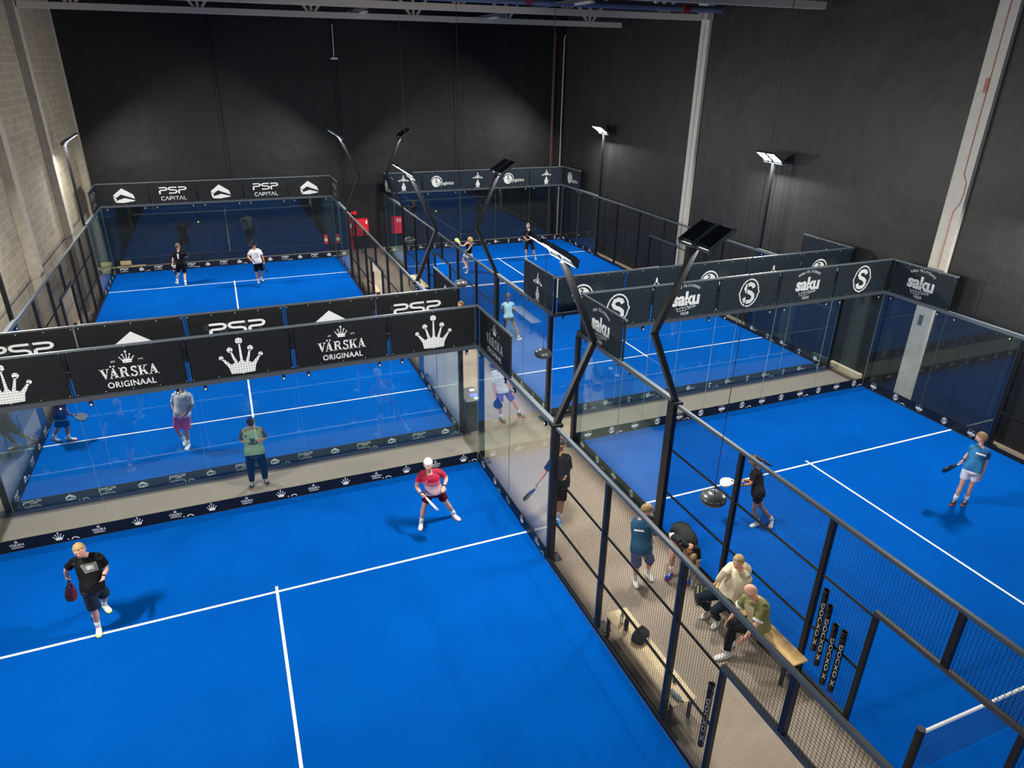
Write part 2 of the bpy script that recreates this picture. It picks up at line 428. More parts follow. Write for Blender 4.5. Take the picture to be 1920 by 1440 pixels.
for i, (y, w) in enumerate(((22.4, .45), (16.15, .5), (10.3, .5), (4.3, .5), (-1.6, .5))):
    mb = MB().box(XL-.01, XL+.26, y, y+w, -.012, ZC)
    struct(mb.build('trim_%d' % (i+1), mat('pilaster_concrete', 'a29a8a', .9, noise=.12, nscale=5)), 'pale concrete pilaster standing out of the block wall, '+('in the far corner', 'next nearer to the camera than the corner one', 'third from the far corner', 'fourth from the far corner', 'nearest the camera')[i])
for i, y in enumerate((10.72, -1.05)):
    mb = MB().box(XR-.12, XR+.02, y-.26, y+.26, -.012, 10.62 if i == 0 else ZC)
    if i == 0: mb.box(XR-.126, XR-.118, y-.01, y+.01, 0, 10.5, 1)
    if i == 0: mb.box(XR-.3, XR+.02, y-.3, y+.3, 10.62, 11.4)
    else:
        for z0, dy in ((4.3, .02), (7.1, .0)):
            pass
        zz = 3.9
        pts = [(4.0, .05), (5.5, .04), (5.75, .16), (6.0, .19), (6.3, .17), (6.5, .05), (8, .04), (10.5, .03), (12, .03)]
        for (a, b), (c, d) in zip(pts, pts[1:]): mb.bar((XR-.13, y-b, a), (XR-.13, y-d, c), .022, .012, (1, 0, 0), 2)
        mb.cbox((XR-.135, y-.0, 8.6), (.04, .10, .34), 2)
        mb.cbox((XR-.12, y+.03, 2.45), (.02, .13, .3), 1)
    struct(mb.build('trim_%d' % (i+6), [CONC, mat('groove_dark', '55524c', .8), mat('cable_red', '9a6258', .6)]), 'white concrete column let into the black wall, '+('the farther one, meeting a roof truss', 'the nearer one, with a red cable')[i])
# roof trusses
def truss(y, label):
    t = thing('roof_truss', label, 'roof truss', (0, y, 10.55), group='roof trusses')
    zf = lambda x: .006*(x+10.3)
    MB().bar((-10.3, 0, 0), (12.75, 0, zf(12.75)), .2, .2).build('bottom_chord', STEELP, t)
    MB().bar((-10.5, 0, 1.5), (13.1, 0, 1.5+zf(13)), .22, .22).build('top_chord', STEELP, t)
    for k in range(6):
        x = -8.74+3.98*k; z = zf(x)
        for dx in (-1.1, 0, 1.1):
            MB().bar((x+dx*.12, 0, z+.1), (x+dx, 0, z+1.4), .09).build('web_member', STEELP, t)
for y, s in ((16.5, 'farthest white steel roof truss, its bottom chord crossing the whole picture top'), (10.7, 'middle white steel roof truss that meets the far white column'), (4.5, 'nearest white steel roof truss, only its right end in view')): truss(y, s)
PIPE = mat('pipe_bluegrey', '5f6f86', .5)
o = MB().cyl((-10.4, 0, 0), (12.9, 0, .14), .09).cyl((-10.4, .35, .1), (12.9, .35, .24), .06).build('sprinkler_pipe', PIPE, loc=(0, 9.6, 10.72)); tag(o, 'blue-grey sprinkler pipes running along under the roof beside the middle truss', 'pipe')
for x in (-6.5, -1, 1.5, 5.2, 11.3): MB().cyl((x-.1, 0, .13), (x+.15, 0, .13), .13).build('red_coupling', mat('coupling_red', '8c1a22', .5), o)
for x, s in ((.85, 'left'), (6.2, 'right')):
    t = thing('cable_tray', 'grey cable tray under the roof, the %s one of two' % s, 'cable tray', (x, 13, 10.75), group='cable trays')
    mb = MB().box(-.12, .12, -8, 8, 0, .012).box(-.12, -.108, -8, 8, 0, .07).box(.108, .12, -8, 8, 0, .07)
    mb.build('tray', mat('tray_grey', '73777a', .5, .4), t)
    for y in (-6, -2, 2, 6): MB().cyl((0, y, .01), (0, y, 1.65), .01, 6).build('hanger_rod', GRY, t)
    for y in (-5, 3): MB().cbox((.25, y, -.03), (.16, 1.1, .06)).build('batten_light', STEELP, t)
# details on the back wall
t = thing('red_riser', 'tall thin red sprinkler riser near the far right corner of the hall', 'pipe', (12.5, 22.74, 0))
MB().cyl((0, 0, 0), (0, 0, 10.6), .035, 10).build('pipe', mat('riser_red', '5c1a20', .45), t)
for k in range(12): MB().cyl((0, 0, .9*k+.4), (0, 0, .9*k+.46), .042, 10).build('pipe_clip', GRY, t)
o = MB().tube([(0, 0, 0), (0, 0, 10.3), (.03, 0, 10.45), (.09, 0, 10.5)], .04, 10).build('downpipe', mat('pipe_pale', '8f8f88', .5), loc=(13.05, 22.78, 0)); tag(o, 'pale vertical pipe in the far right corner beside the red riser', 'pipe')
t = thing('wall_socket', 'small white box on a cable hanging high on the black back wall', 'box', (.92, 22.8, 9.17))
MB().box(-.16, .16, -.06, .05, -.04, .04).build('housing', DISC, t); MB().cyl((0, 0, .04), (.03, 0, 1.45), .02, 6).build('cable', DISC, t)
for k, (x, s) in enumerate(((-4.5, 'left'), (.9, 'middle'), (6.94, 'right'))):
    o = MB().box(-.05, .05, -.04, 0, 0, 12).box(.09, .13, -.03, 0, 0, 12).build('wall_batten', BLK, loc=(x, YB+.005, .05)); tag(o, 'black vertical double batten on the back wall, the %s one of three' % s, 'batten', 'battens on the back wall')
RED = mat('fire_red', 'd0202c', .4)
for x, s in ((1.53, 'red fire hose cabinet between the two far courts'), (3.45, 'red fire hose cabinet seen through the far glass of the globe-logo court')):
    t = thing('fire_cabinet', s, 'fire cabinet', (x, 22.845, .72), group='red fire cabinets')
    w = .40 if x < 2 else .27
    MB().box(-w, w, -.25, 0, 0, .88).build('body', RED, t)
    MB().box(-w+.03, w-.03, -.262, -.25, .03, .85).build('door', RED, t); MB().box(w-.14, w-.06, -.268, -.262, .62, .80).build('sticker', WHITE, t)
t = thing('standpipe', 'red fire standpipe with a valve on top, beside the hose cabinet', 'standpipe', (.98, 22.6, 0))
MB().cyl((0, 0, 0), (0, 0, 1.5), .09).build('pipe', RED, t); MB().tube([(0, 0, 1.5), (0, 0, 1.85), (.05, 0, 1.92), (.3, 0, 1.95)], .05, 10).cyl((.3, 0, 1.85), (.3, 0, 2.05), .08).build('valve', RED, t)
MB().box(-.05, .05, -.1, -.088, 1.2, 1.4).build('label_plate', WHITE, t)
t = thing('fire_extinguisher', 'red fire extinguisher behind the far glass wall of the roof-logo court', 'fire extinguisher', (-.3, 22.73, .40))
MB().lathe([(.01, 0), (.085, .01), (.09, .06), (.09, .40), (.07, .47), (.03, .50), (.03, .53)]).build('cylinder', RED, t, True)
MB().box(-.02, .02, -.12, .03, .53, .57).cyl((0, 0, .5), (0, 0, .55), .03).build('handle', BLK, t); MB().tube([(.02, 0, .54), (.12, 0, .5), (.13, 0, .2)], .012, 8).build('hose', BLK, t)
MB().lathe([(.0915, .16), (.0915, .32)], n=24).build('label_band', mat('label_cream', 'd8cf9a', .6), t); MB().box(-.05, .05, .08, .125, .2, .3).build('wall_bracket', BLK, t)
TIM = mat('raw_timber', 'c3a878', .8, noise=.15, nscale=8)
o = MB().box(-1.0, .75, -.09, .09, 0, .16).build('timber_beam', TIM, loc=(-9.55, 22.3, -.012)); tag(o, 'pale timber beam on the floor behind the far left corner', 'timber')
o = MB().cyl((-.22, 0, .0), (.22, 0, .0), .13, 18).build('wood_roll', TIM, loc=(-9.6, 22.28, .148+.13), smooth=False); tag(o, 'short round log resting on the pale timber beam', 'log')
o = MB().box(-.07, .07, -.62, .62, 0, .14).build('timber_kerb', mat('kerb_pale', 'cfc4ac', .8), loc=(13.1, 1.08, -.012)); tag(o, 'pale timber kerb on the floor along the right wall behind the courts', 'timber')
# pendant lamps above the aisle
WIRES = mat('lamp_wire', '2a2b2e', .5)
for y, s in ((-6.9, 'nearest black pendant lamp, hanging beside the players in the aisle'), (-.72, 'second nearest black pendant lamp, in front of the tall dark post'), (5.2, 'grey pendant lamp in front of the far net tape'), (11.3, 'farthest black pendant lamp, above the far aisle bench')):
    t = thing('pendant_lamp', s, 'pendant lamp', (1.33, y, 2.95), group='pendant lamps over the aisle')
    MB().lathe([(.01, -.11)]+[(.2*cos(a*pi/20), .115*sin(a*pi/20)) for a in range(-8, 10)]+[(.012, .14)], n=32).build('lamp_shade', mat('lamp_black', '3a4042', .3, spec=.6), t, True)
    MB().cyl((0, 0, .13), (0, 0, 9.4), .006, 6).build('wire', WIRES, t)
# ---------------------------------------------------------------- courts
NEARL, FARL, NEARR, FARR = 'crown-banner court', 'roof-logo court', 'ringed-S court', 'globe-logo court'
def turf(x0, y0, y1, label):
    t = struct(MB().box(x0+.005, x0+9.995, y0+.005, y1-.005, -.011, 0).build('artificial_turf', TURF), label, 'artificial turf')
    ym = (y0+y1)/2; cx = x0+5
    for s in (-1, 1):
        MB().box(x0+.005, x0+9.995, ym+s*6.95-.025, ym+s*6.95+.025, -.004, .003).build('service_line', WLINE, t)
    MB().box(cx-.025, cx+.025, ym-7.10, ym+7.10, -.004, .0036).build('centre_line', WLINE, t)
turf(-10, -20, 0, 'blue artificial turf of the near left court, the one with white crown banners')
turf(-10, GAP, GAP+20, 'blue artificial turf of the far left court, the one with roof-shaped logos')
turf(AX, -20, 0, 'blue artificial turf of the near right court, the one with ringed letter S banners')
turf(AX, GAP, GAP+20, 'blue artificial turf of the far right court, the one with globe and plane logos')
_PANE = {}
def pane(w, h, axis):                        # a 12 mm tempered pane with pale ground edges
    k = (w, h, axis)
    if k not in _PANE:
        mb = MB()
        if axis == 'x': mb.box(-w/2, w/2, -.006, .006, 0, h)
        else: mb.box(-.006, .006, -w/2, w/2, 0, h)
        big = (2, 3) if axis == 'x' else (4, 5)
        mb.mi = [0 if i in big else 1 for i in range(6)]
        o = mb.build('glass_pane', [GLASS, EDGE]); _PANE[k] = o.data; bpy.data.objects.remove(o)
    return _PANE[k]
_NET = {}
def wires(w, h, pitch=.05, r=.0029):          # square welded mesh in the plane y-z
    k = (w, h, pitch, r)
    if k not in _NET:
        mb = MB(); n = int(round(w/pitch)); m = int(round(h/pitch))
        for i in range(n+1): mb.wire((0, -w/2+w*i/n, 0), (0, -w/2+w*i/n, h), r)
        for j in range(m+1): mb.wire((.003, -w/2, h*j/m), (.003, w/2, h*j/m), r)
        o = mb.build('wire_mesh', WIRE); _NET[k] = o.data; bpy.data.objects.remove(o)
    return _NET[k]
def clamp(x, y, z, ax, s, parent):           # small bracket with a bright disc that holds a pane under the beam
    mb = MB()
    if ax == 'x': mb.box(x-.03, x+.03, y-.022, y+.022, z-.11, z).cyl((x, y-.03, z-.075), (x, y+.03, z-.075), .02, 10, 1)
    else: mb.box(x-.022, x+.022, y-.03, y+.03, z-.11, z).cyl((x-.03, y, z-.075), (x+.03, y, z-.075), .02, 10, 1)
    return mb.build('glass_clamp', [BLK, DISC], parent)
def post(x, y, h, parent, w=.1, d=.1, plate=True, name='post'):
    o = MB().box(x-w/2, x+w/2, y-d/2, y+d/2, 0, h).build(name, BLK, parent)
    if plate:
        px = x+(.085 if x > 0 else -.085)      # the plate reaches outwards, clear of the turf
        mb = MB().box(px-.13, px+.13, y-.13, y+.13, -.011, .006)
        for a in (px-x-.02, px-x+.09):
            for b in (-.09, .09): mb.cyl((x+a, y+b, .006), (x+a, y+b, .04), .014, 6)
        mb.build('base_plate', GRY, o)
    return o
def end_wall(x0, y, inn, label):             # ten metres of glass, a beam at three metres and a strip of mesh above
    t = thing('glass_back_wall', label, 'glass wall', (x0+5, y, 0))
    out = -inn
    for i in range(5):
        link('glass_pane', pane(1.992, 2.97, 'x'), t, (-4+2*i, out*.007, .02))
    MB().box(-5.1, 5.1, min(out*.016, out*.10), max(out*.016, out*.10), -.011, .045).build('base_rail', GRY, t)
    MB().box(-5.06, 5.06, min(0, out*.08), max(0, out*.08), 2.98, 3.07).build('top_beam', GRY, t)
    mb = MB()
    for i in range(6): mb.box(-5+2*i-.009, -5+2*i+.009, out*.02-.015, out*.02+.015, 3.07, 4.0)
    mb.build('mesh_frame', BLK, t)
    MB().box(-5.05, 5.05, out*.02-.022, out*.02+.022, 3.985, 4.025).build('top_rail', RAIL, t)
    for i in range(5):
        w = link('wire_mesh', wires(1.96, .92, .05, .0022), t, (-4+2*i, out*.012, 3.07)); w.rotation_euler = (0, 0, pi/2)
    for i in range(5):
        for s in (-.75, .75): clamp(-4+2*i+s, 0, 2.985, 'x', inn, t)
    return t
def side_wall(x, out, ye, dr, label):        # two side panes from the corner; ye = corner, dr = direction along y into the court
    t = thing('glass_side_wall', label, 'glass wall', (x, ye, 0))
    for i in range(2): link('glass_pane', pane(1.992, 2.97, 'y'), t, (out*.007, dr*(1+2*i), .02))
    def bx(a, b, y0, y1, z0, z1): return MB().box(min(out*a, out*b), max(out*a, out*b), min(dr*y0, dr*y1), max(dr*y0, dr*y1), z0, z1)
    bx(.016, .09, 0, 4, -.011, .045).build('base_rail', GRY, t)
    bx(0, .09, -.06, 4.05, 2.98, 3.07).build('top_rail', RAIL, t)
    mb = bx(.005, .035, 0, .04, 3.07, 4.0); o2 = bx(.005, .035, 1.96, 2.0, 3.07, 4.0); mb.add(o2.v, o2.f)
    mb.build('mesh_frame', BLK, t)
    bx(0, .042, -.02, 2.02, 3.985, 4.025).build('upper_rail', RAIL, t)
    link('wire_mesh', wires(1.92, .92, .05, .0022), t, (out*.012, dr*1.0, 3.07))
    post(out*.085, -dr*.0+dr*.05, 2.98, t, .1, .13)
    post(out*.085, dr*4.0, 3.0, t, .1, .2)
    for yy in (.25, 1.75, 2.25, 3.75): clamp(0, dr*yy, 2.985, 'y', 1, t)
    return t
def fence(x, out, ya, yb, door, label, gap=True):      # mesh side fence from ya to yb with an open doorway of two metres about 'door'
    t = thing('mesh_fence', label, 'fence', (x, (ya+yb)/2, 0)); ym = (ya+yb)/2; xo = out*.05
    def P(y): return y-ym
    cuts = []
    y = ya
    while y < yb-1e-6:
        cuts.append((y, min(y+2, yb))); y += 2
    def panel(a, b, z0, z1, gp='wire_mesh'): link(gp, wires(round(b-a-.04, 3), round(z1-z0, 3)), t, (xo*.4, P((a+b)/2), z0))
    for a, b in cuts:
        lo, hi = a, b
        if a < door+1 and b > door-1:        # beside or above the doorway
            if a < door-1: panel(a, door-1, .1, 2.96)
            if b > door+1: panel(door+1, b, .1, 2.96)
            panel(max(a, door-1), min(b, door+1), 2.12, 2.96)
        else: panel(a, b, .1, 2.96)
    ys = sorted(set([c[0] for c in cuts]+[yb]))
    for y in ys[1:-1]:
        if abs(y-door) < .5: MB().box(xo-.04, xo+.04, P(y)-.04, P(y)+.04, 2.12, 2.97).build('post', BLK, t)
        else: post(xo, P(y), 2.97, t, .08, .08, True)
    for s in (-1, 1): MB().box(xo-.035, xo+.035, P(door+s)-.035, P(door+s)+.035, 0, 2.05).build('door_jamb', BLK, t)
    MB().box(xo-.035, xo+.035, P(door)-1.03, P(door)+1.03, 2.05, 2.12).build('door_header', GRY, t)
    for z in (1.02, 2.0):
        for a, b in ((ya, door-1), (door+1, yb)): MB().cyl((xo, P(a), z), (xo, P(b), z), .021, 8).build('mid_rail', BLK, t)
    MB().box(xo-.03, xo+.03, P(ya), P(yb), 2.965, 3.02).build('top_rail', DRAIL, t)
    mb = MB()
    for a, b in ((ya, door-1), (door+1, yb)): mb.box(out*.005, out*.06, P(a), P(b), -.011, .09)
    mb.build('base_board', BLK, t)
    return t
BM = dict(A=banner_mat('banner_black', '121415'), B=banner_mat('banner_black_b', '131617'), C=banner_mat('banner_slate', '1b2830'), D=banner_mat('banner_navy', '16242f'))
SK = mat('skirt_navy', '060d16', .5)
# glass back walls
end_wall(-10, 0, -1, 'glass back wall of the crown-banner court, panes in front of the man with the controller')
end_wall(-10, GAP, 1, 'near glass back wall of the roof-logo court, behind the man with the controller')
end_wall(-10, GAP+20, -1, 'far glass back wall of the roof-logo court, mirroring two players')
end_wall(AX, 0, -1, 'glass back wall of the ringed-S court, with slate-coloured banners on top')
end_wall(AX, GAP, 1, 'near glass back wall of the globe-logo court, with plane and globe banners on top')
end_wall(AX, GAP+20, -1, 'far glass back wall of the globe-logo court, near the far right corner of the hall')
for cn, x0, ends in ((NEARL, -10, ((0, -1),)), (FARL, -10, ((GAP, 1), (GAP+20, -1))), (NEARR, AX, ((0, -1),)), (FARR, AX, ((GAP, 1), (GAP+20, -1)))):
    for ye, dr in ends:
        w = 'near ' if dr > 0 else ('far ' if ye > 5 else '')
        for x, out, s in ((x0, -1, 'left'), (x0+10, 1, 'right')):
            side_wall(x, out, ye, dr, '%s glass side wall at the %send of the %s' % (s, w, cn))
for cn, x0, ya, yb, dy in ((NEARL, -10, -16, -4, -10), (FARL, -10, GAP+4, GAP+16, GAP+10), (NEARR, AX, -16, -4, -10), (FARR, AX, GAP+4, GAP+16, GAP+10)):
    fence(x0, -1, ya, yb, dy, 'black mesh fence with a doorway along the left side of the %s' % cn)
    fence(x0+10, 1, ya, yb, dy, 'black mesh fence with a doorway along the right side of the %s' % cn)
# banners: o = bottom middle, r = reading direction, n = printed side
WORD = dict(water='crown-and-lettering', crown='large white crown', roof='white roof emblem', psp='three-letter logo', globe='ball-and-crescent', icons='plane-above-ship', plane='single white plane', brew='white lower-case word', ring='ringed letter S')
ORD = ('first', 'second', 'third', 'fourth', 'fifth')
def row(seq, x0, y, key, cn, where):
    for i, k in enumerate(seq):
        banner(k, (x0+1+2*i, y, 3.075), (1, 0, 0), (0, -1, 0), '%s banner, %s from the left %s' % (WORD[k], ORD[i], where), BM[key], 'banners '+where, ghost=(y == GAP-.055))
row(('crown', 'water', 'crown', 'water', 'crown'), -10, .055, 'A', NEARL, 'atop the nearest left glass wall')
row(('psp', 'roof', 'psp', 'roof', 'psp'), -10, GAP-.055, 'B', FARL, 'right behind the crown banners')
row(('roof', 'psp', 'roof', 'psp', 'roof'), -10, GAP+20+.055, 'B', FARL, 'along the far left back wall')
row(('ring', 'brew', 'ring', 'brew', 'ring'), AX, .055, 'C', NEARR, 'atop the near right glass wall')
row(('globe', 'plane', 'globe', 'plane', 'globe'), AX, GAP-.055, 'D', FARR, 'right behind the ringed-S banners')
row(('icons', 'globe', 'icons', 'globe', 'icons'), AX, GAP+20+.055, 'D', FARR, 'along the far right back wall')
for k, x, y, n, key, s in (('water', .05, -1, -1, 'A', 'right-hand end of the crown banners'), ('psp', -10.05, GAP+19, 1, 'B', 'far left corner, beside the block wall'), ('psp', .05, GAP+19, -1, 'B', 'far right corner of the roof-logo court'),
                           ('roof', .05, GAP+1, -1, 'B', 'near right corner of the roof-logo court, half hidden'), ('brew', AX-.05, -1, -1, 'C', 'left corner of the ringed-S court, facing the aisle'), ('brew', AX+10.05, -1, -1, 'C', 'right corner of the ringed-S court'),
                           ('icons', AX-.05, GAP+1, -1, 'D', 'near left corner of the globe-logo court, facing the aisle'), ('globe', AX-.05, GAP+19, -1, 'D', 'far left corner of the globe-logo court'),
                           ('globe', AX+10.05, GAP+19, -1, 'D', 'far right corner of the globe-logo court'), ('plane', AX+10.05, GAP+1, -1, 'D', 'near right corner of the globe-logo court')):
    banner(k, (x, y, 3.075), (0, -n*-1 if n < 0 and False else (-1 if n < 0 else 1), 0), (n, 0, 0), '%s side banner at the %s' % (WORD[k], s), BM[key], 'side banners at the corners', w=1.88)
for kinds, x0, y, inn, s in ((('water', 'crown'), -10, 0, -1, 'crown-banner back glass'), (('psp', 'roof'), -10, GAP, 1, 'near roof-logo back glass'), (('psp', 'roof'), -10, GAP+20, -1, 'far roof-logo back glass'),
                             (('brew', 'ring'), AX, 0, -1, 'ringed-S back glass'), (('globe', 'icons'), AX, GAP, 1, 'near globe-logo back glass'), (('globe', 'icons'), AX, GAP+20, -1, 'far globe-logo back glass')):
    skirt(kinds, (x0+.02, y+inn*.006, 0), (x0+9.98, y+inn*.006, 0), (0, inn, 0), 'navy strip of small white logos along the foot of the '+s, SK, 'skirting strips')
    for x, n, w in ((x0, 1, 'left'), (x0+10, -1, 'right')):
        if w == 'left' and x0 == -10 and y == 0: continue
        skirt(kinds, (x+n*.006, y+inn*.02, 0), (x+n*.006, y+inn*3.98, 0), (n, 0, 0), 'navy logo strip along the %s side glass adjoining the %s' % (w, s), SK, 'skirting strips')
# nets
def net(x0, y, label):
    t = thing('padel_net', label, 'net', (x0+5, y, 0))
    for s in (-1, 1):
        MB().cyl((s*5.03, 0, 0), (s*5.03, 0, .98), .055, 20).build('net_post', BLK, t)
    mb = MB(); n = 220
    for i in range(n+1): mb.wire((-4.97+9.94*i/n, 0, .04), (-4.97+9.94*i/n, 0, .88), .0016)
    for j in range(19): mb.wire((-4.97, .002, .04+.84*j/18), (4.97, .002, .04+.84*j/18), .0016)
    mb.build('net_mesh', WIRE, t)
    mb = MB()
    for i in range(20):
        a, b = -5+.5*i, -4.5+.5*i; za, zb = [.885-.035*cos(pi*q/10) for q in (a, b)]
        za, zb = .92-.04*cos(pi*a/10), .92-.04*cos(pi*b/10)
        mb.add([(a, -.014, za-.05), (b, -.014, zb-.05), (b, .014, zb-.05), (a, .014, za-.05), (a, -.014, za), (b, -.014, zb), (b, .014, zb), (a, .014, za)], [(0, 3, 2, 1), (4, 5, 6, 7), (0, 1, 5, 4), (1, 2, 6, 5), (2, 3, 7, 6), (3, 0, 4, 7)])
    g = G2()
    for k in range(4):
        tt = text2('PADEL' if False else 'IIIIIIIIIII', 0, .8)
    mb.build('net_tape', WLINE, t)
    MB().box(-.025, .025, -.006, .006, 0, .87).build('centre_strap', WLINE, t)
    return t
net(-10, GAP+10, 'padel net with a white tape across the roof-logo court')
net(AX, GAP+10, 'padel net with a white tape across the globe-logo court')
net(AX, -10, 'padel net with a white tape in the bottom right corner')
# floodlights
LAMPM = mat('lamp_housing', '202325', .35, .3)
AL = []
def flood(x, y, dirx, bent, label, W=1.0):
    t = thing('floodlight_post', label, 'floodlight', (x, y, 0), group='floodlights around the courts')
    top = V((0, 0, 6.0))
    if bent:
        k = V((-dirx*.66, 0, 4.53)); mb = MB().bar((0, 0, 3.03), k, .1, .1, (0, 1, 0)).bar(k, top, .1, .1, (0, 1, 0)).box(-.1, .1, -.1, .1, 3.0, 3.06)
    else: mb = MB().box(-.045, .045, -.045, .045, 3.03, 6.0)
    mb.build('pole', BLK, t)
    T = radians(33); tv = V((dirx*cos(T), 0, sin(T))); nv = V((dirx*sin(T), 0, -cos(T))); yv = V((0, 1, 0))
    MB().bar(top+V((0, -.48, .03)), top+V((0, .48, .03)), .05, .05).build('cross_bar', GRY, t)
    for s in (-1, 1):
        c = top+yv*(s*.24)+tv*.24+V((0, 0, .1))
        f = frame(c, tv, yv, -nv)
        h = MB().box(-.26, .26, -.19, .19, -.03, .03, 0, f).box(-.26, .0, -.16, .16, .03, .055, 0, f).box(-.30, .30, .19, .205, -.04, .04, 1, f).box(-.30, .30, -.205, -.19, -.04, .04, 1, f).build('floodlight', [LAMPM, RAIL], t)
        MB().box(-.24, .24, -.17, .17, -.036, -.03, 0, f).build('lens', LED, h)
        MB().bar(c+yv*.2-tv*.1, top+yv*(s*.24+.2), .03).bar(c-yv*.2-tv*.1, top+yv*(s*.24-.2), .03).build('bracket', RAIL, h)
        if W:
            for frac, asym, spread, sz in ((1-FWD, 4, 180, .34), (FWD, 46, 110, .2)):     # wide downlight and the forward lens
                L = bpy.data.lights.new('floodlight_lamp', 'AREA'); L.shape = 'RECTANGLE'; L.size = sz; L.size_y = .34; L.energy = POWER*W/2*frac; L.color = (1, .965, .90); L.spread = radians(spread)
                lo = bpy.data.objects.new('floodlight_lamp', L); COL.objects.link(lo); lo.parent = t
                T2 = radians(33+asym); n2 = V((dirx*sin(T2), 0, -cos(T2))); t2 = V((dirx*cos(T2), 0, sin(T2))); pc = c-tv*.04+nv*(.06 if asym < 10 else .14)
                yd = yv*dirx; lo.matrix_local = frame(pc, t2, yd, t2.cross(yd))
    return t
POWER = 360; FWD = .07
F = flood
F(.06, -4.05, -1, True, 'bent black floodlight post nearest the camera, leaning over the aisle from the crown-banner court')
F(AX-.06, -4.05, 1, True, 'bent black floodlight post of the ringed-S court, its two dark panels seen from behind')
F(.06, GAP+4.05, -1, True, 'bent floodlight post on the near right side of the roof-logo court')
F(.06, GAP+15.95, -1, True, 'bent floodlight post at the far right corner of the roof-logo court')
F(AX-.06, GAP+4.05, 1, True, 'bent floodlight post on the near left side of the globe-logo court')
F(AX-.06, GAP+15.95, 1, True, 'bent floodlight post at the far left corner of the globe-logo court')
F(-10.1, GAP+15.95, 1, False, 'straight floodlight post beside the block wall')
F(-10.1, GAP+4.05, 1, False, 'straight floodlight post at the left picture edge')
F(AX+10.1, GAP+15.95, -1, False, 'straight floodlight post with a glaring lamp, the farther one by the right wall')
F(AX+10.1, GAP+4.05, -1, False, 'straight floodlight post with a glaring lamp, the nearer one by the right wall')
for x, y, d, b, s in ((-10.1, -4.05, 1, False, 'left side of the crown-banner court, beside its back corner'), (AX+10.1, -4.05, -1, False, 'right side of the ringed-S court, beside its back corner'),
                      (.06, -16, -1, True, 'right side of the crown-banner court, beyond the net'), (-10.1, -16, 1, False, 'left side of the crown-banner court, beyond the net'),
                      (AX-.06, -16, 1, True, 'left side of the ringed-S court, beyond the net'), (AX+10.1, -16, -1, False, 'right side of the ringed-S court, beyond the net')):
    F(x, y, d, b, 'floodlight post on the '+s, 1.0 if y > -5 else .55)
# ---------------------------------------------------------------- things in the aisle
def bench(x, y, m, label):
    t = thing('bench', label, 'bench', (x, y, 0), group='slatted benches in the aisle')
    for k in range(3): MB().box(-.205+.138*k, -.073+.138*k, -1, 1, .425, .455).build('seat_plank', m, t)
    for s in (-1, 1):
        for q in (-1, 1): MB().box(q*.17-.025, q*.17+.025, s*.92-.02, s*.92+.02, -.012, .425).build('leg', BLK, t)
        MB().box(-.145, .145, s*.92-.015, s*.92+.015, .38, .42).build('cross_rail', BLK, t)
    MB().box(-.02, .02, -.9, .9, .39, .425).build('long_rail', BLK, t)
bench(.30, -7.15, WOOD, 'pale wooden bench with bottles and a bag along the near left fence')
bench(2.36, -7.2, WOODY, 'yellow wooden bench where two men sit beside the ringed-S court fence')
bench(.31, 14.35, WOOD, 'pale wooden bench in the far aisle, by the roof-logo court doorway')
bench(2.36, 14.35, WOOD, 'pale wooden bench in the far aisle, by the globe-logo court fence')
bench(.31, 8.7, WOOD, 'pale wooden bench in the aisle, seen only as a reflection in the glass')
def racket_tube(x, y, z, sgn, label, m, tilt=0, h=1.15, txt=True):
    t = thing('ball_tube', label, 'ball tube', (x, y, z), group='black collector tubes on the fences')
    t.rotation_euler = (tilt, 0, 0)
    MB().lathe([(.038, 0), (.044, .02), (.044, h-.02), (.05, h-.02), (.05, h), (.04, h), (.038, h-.02), (.038, .3)], n=20).build('tube', m, t, True)
    MB().lathe([(.0445, h-.16), (.047, h-.155), (.047, h-.12), (.0445, h-.115)], n=20).build('strap', BLK, t)
    if txt:
        mb = MB(); g = G2(); w = text2('X OXDOG', .02, 1.05); g.put(w, .8/w.w, 0, 0, .05)
        for vs, fs, mi in g.p:               # wrapped round the tube, reading upwards
            mb.add([(.0455*cos(3.8-(b-.025)/.0455), .0455*sin(3.8-(b-.025)/.0455), h*.46+a) for a, b in vs], fs, 0)
        mb.build('lettering', WHITE, t)
TB = mat('tube_black', '0c0d0f', .3)
for i, (y, z0, s) in enumerate(((-8.24, .72, 'topmost of the four on the fence'), (-8.36, .52, 'second from the bench, of the four on the fence'), (-8.53, .30, 'third from the bench, of the four on the fence'), (-8.69, .32, 'nearest the doorway, of the four on the fence'))):
    racket_tube(2.555, y, z0, 1, 'black tube with white lettering, '+s, TB, radians(-1.5))
racket_tube(.115, -8.78, .40, 1, 'black tube with white lettering on the near left fence beside its doorway', TB)
racket_tube(.115, 12.62, .35, 1, 'blue-black tube on the fence by the far bench', mat('tube_blue', '142a5c', .3), 0, 1.15, False)
racket_tube(2.55, 13.35, .6, 1, 'black tube on the fence of the globe-logo court', TB, 0, 1.15, False)
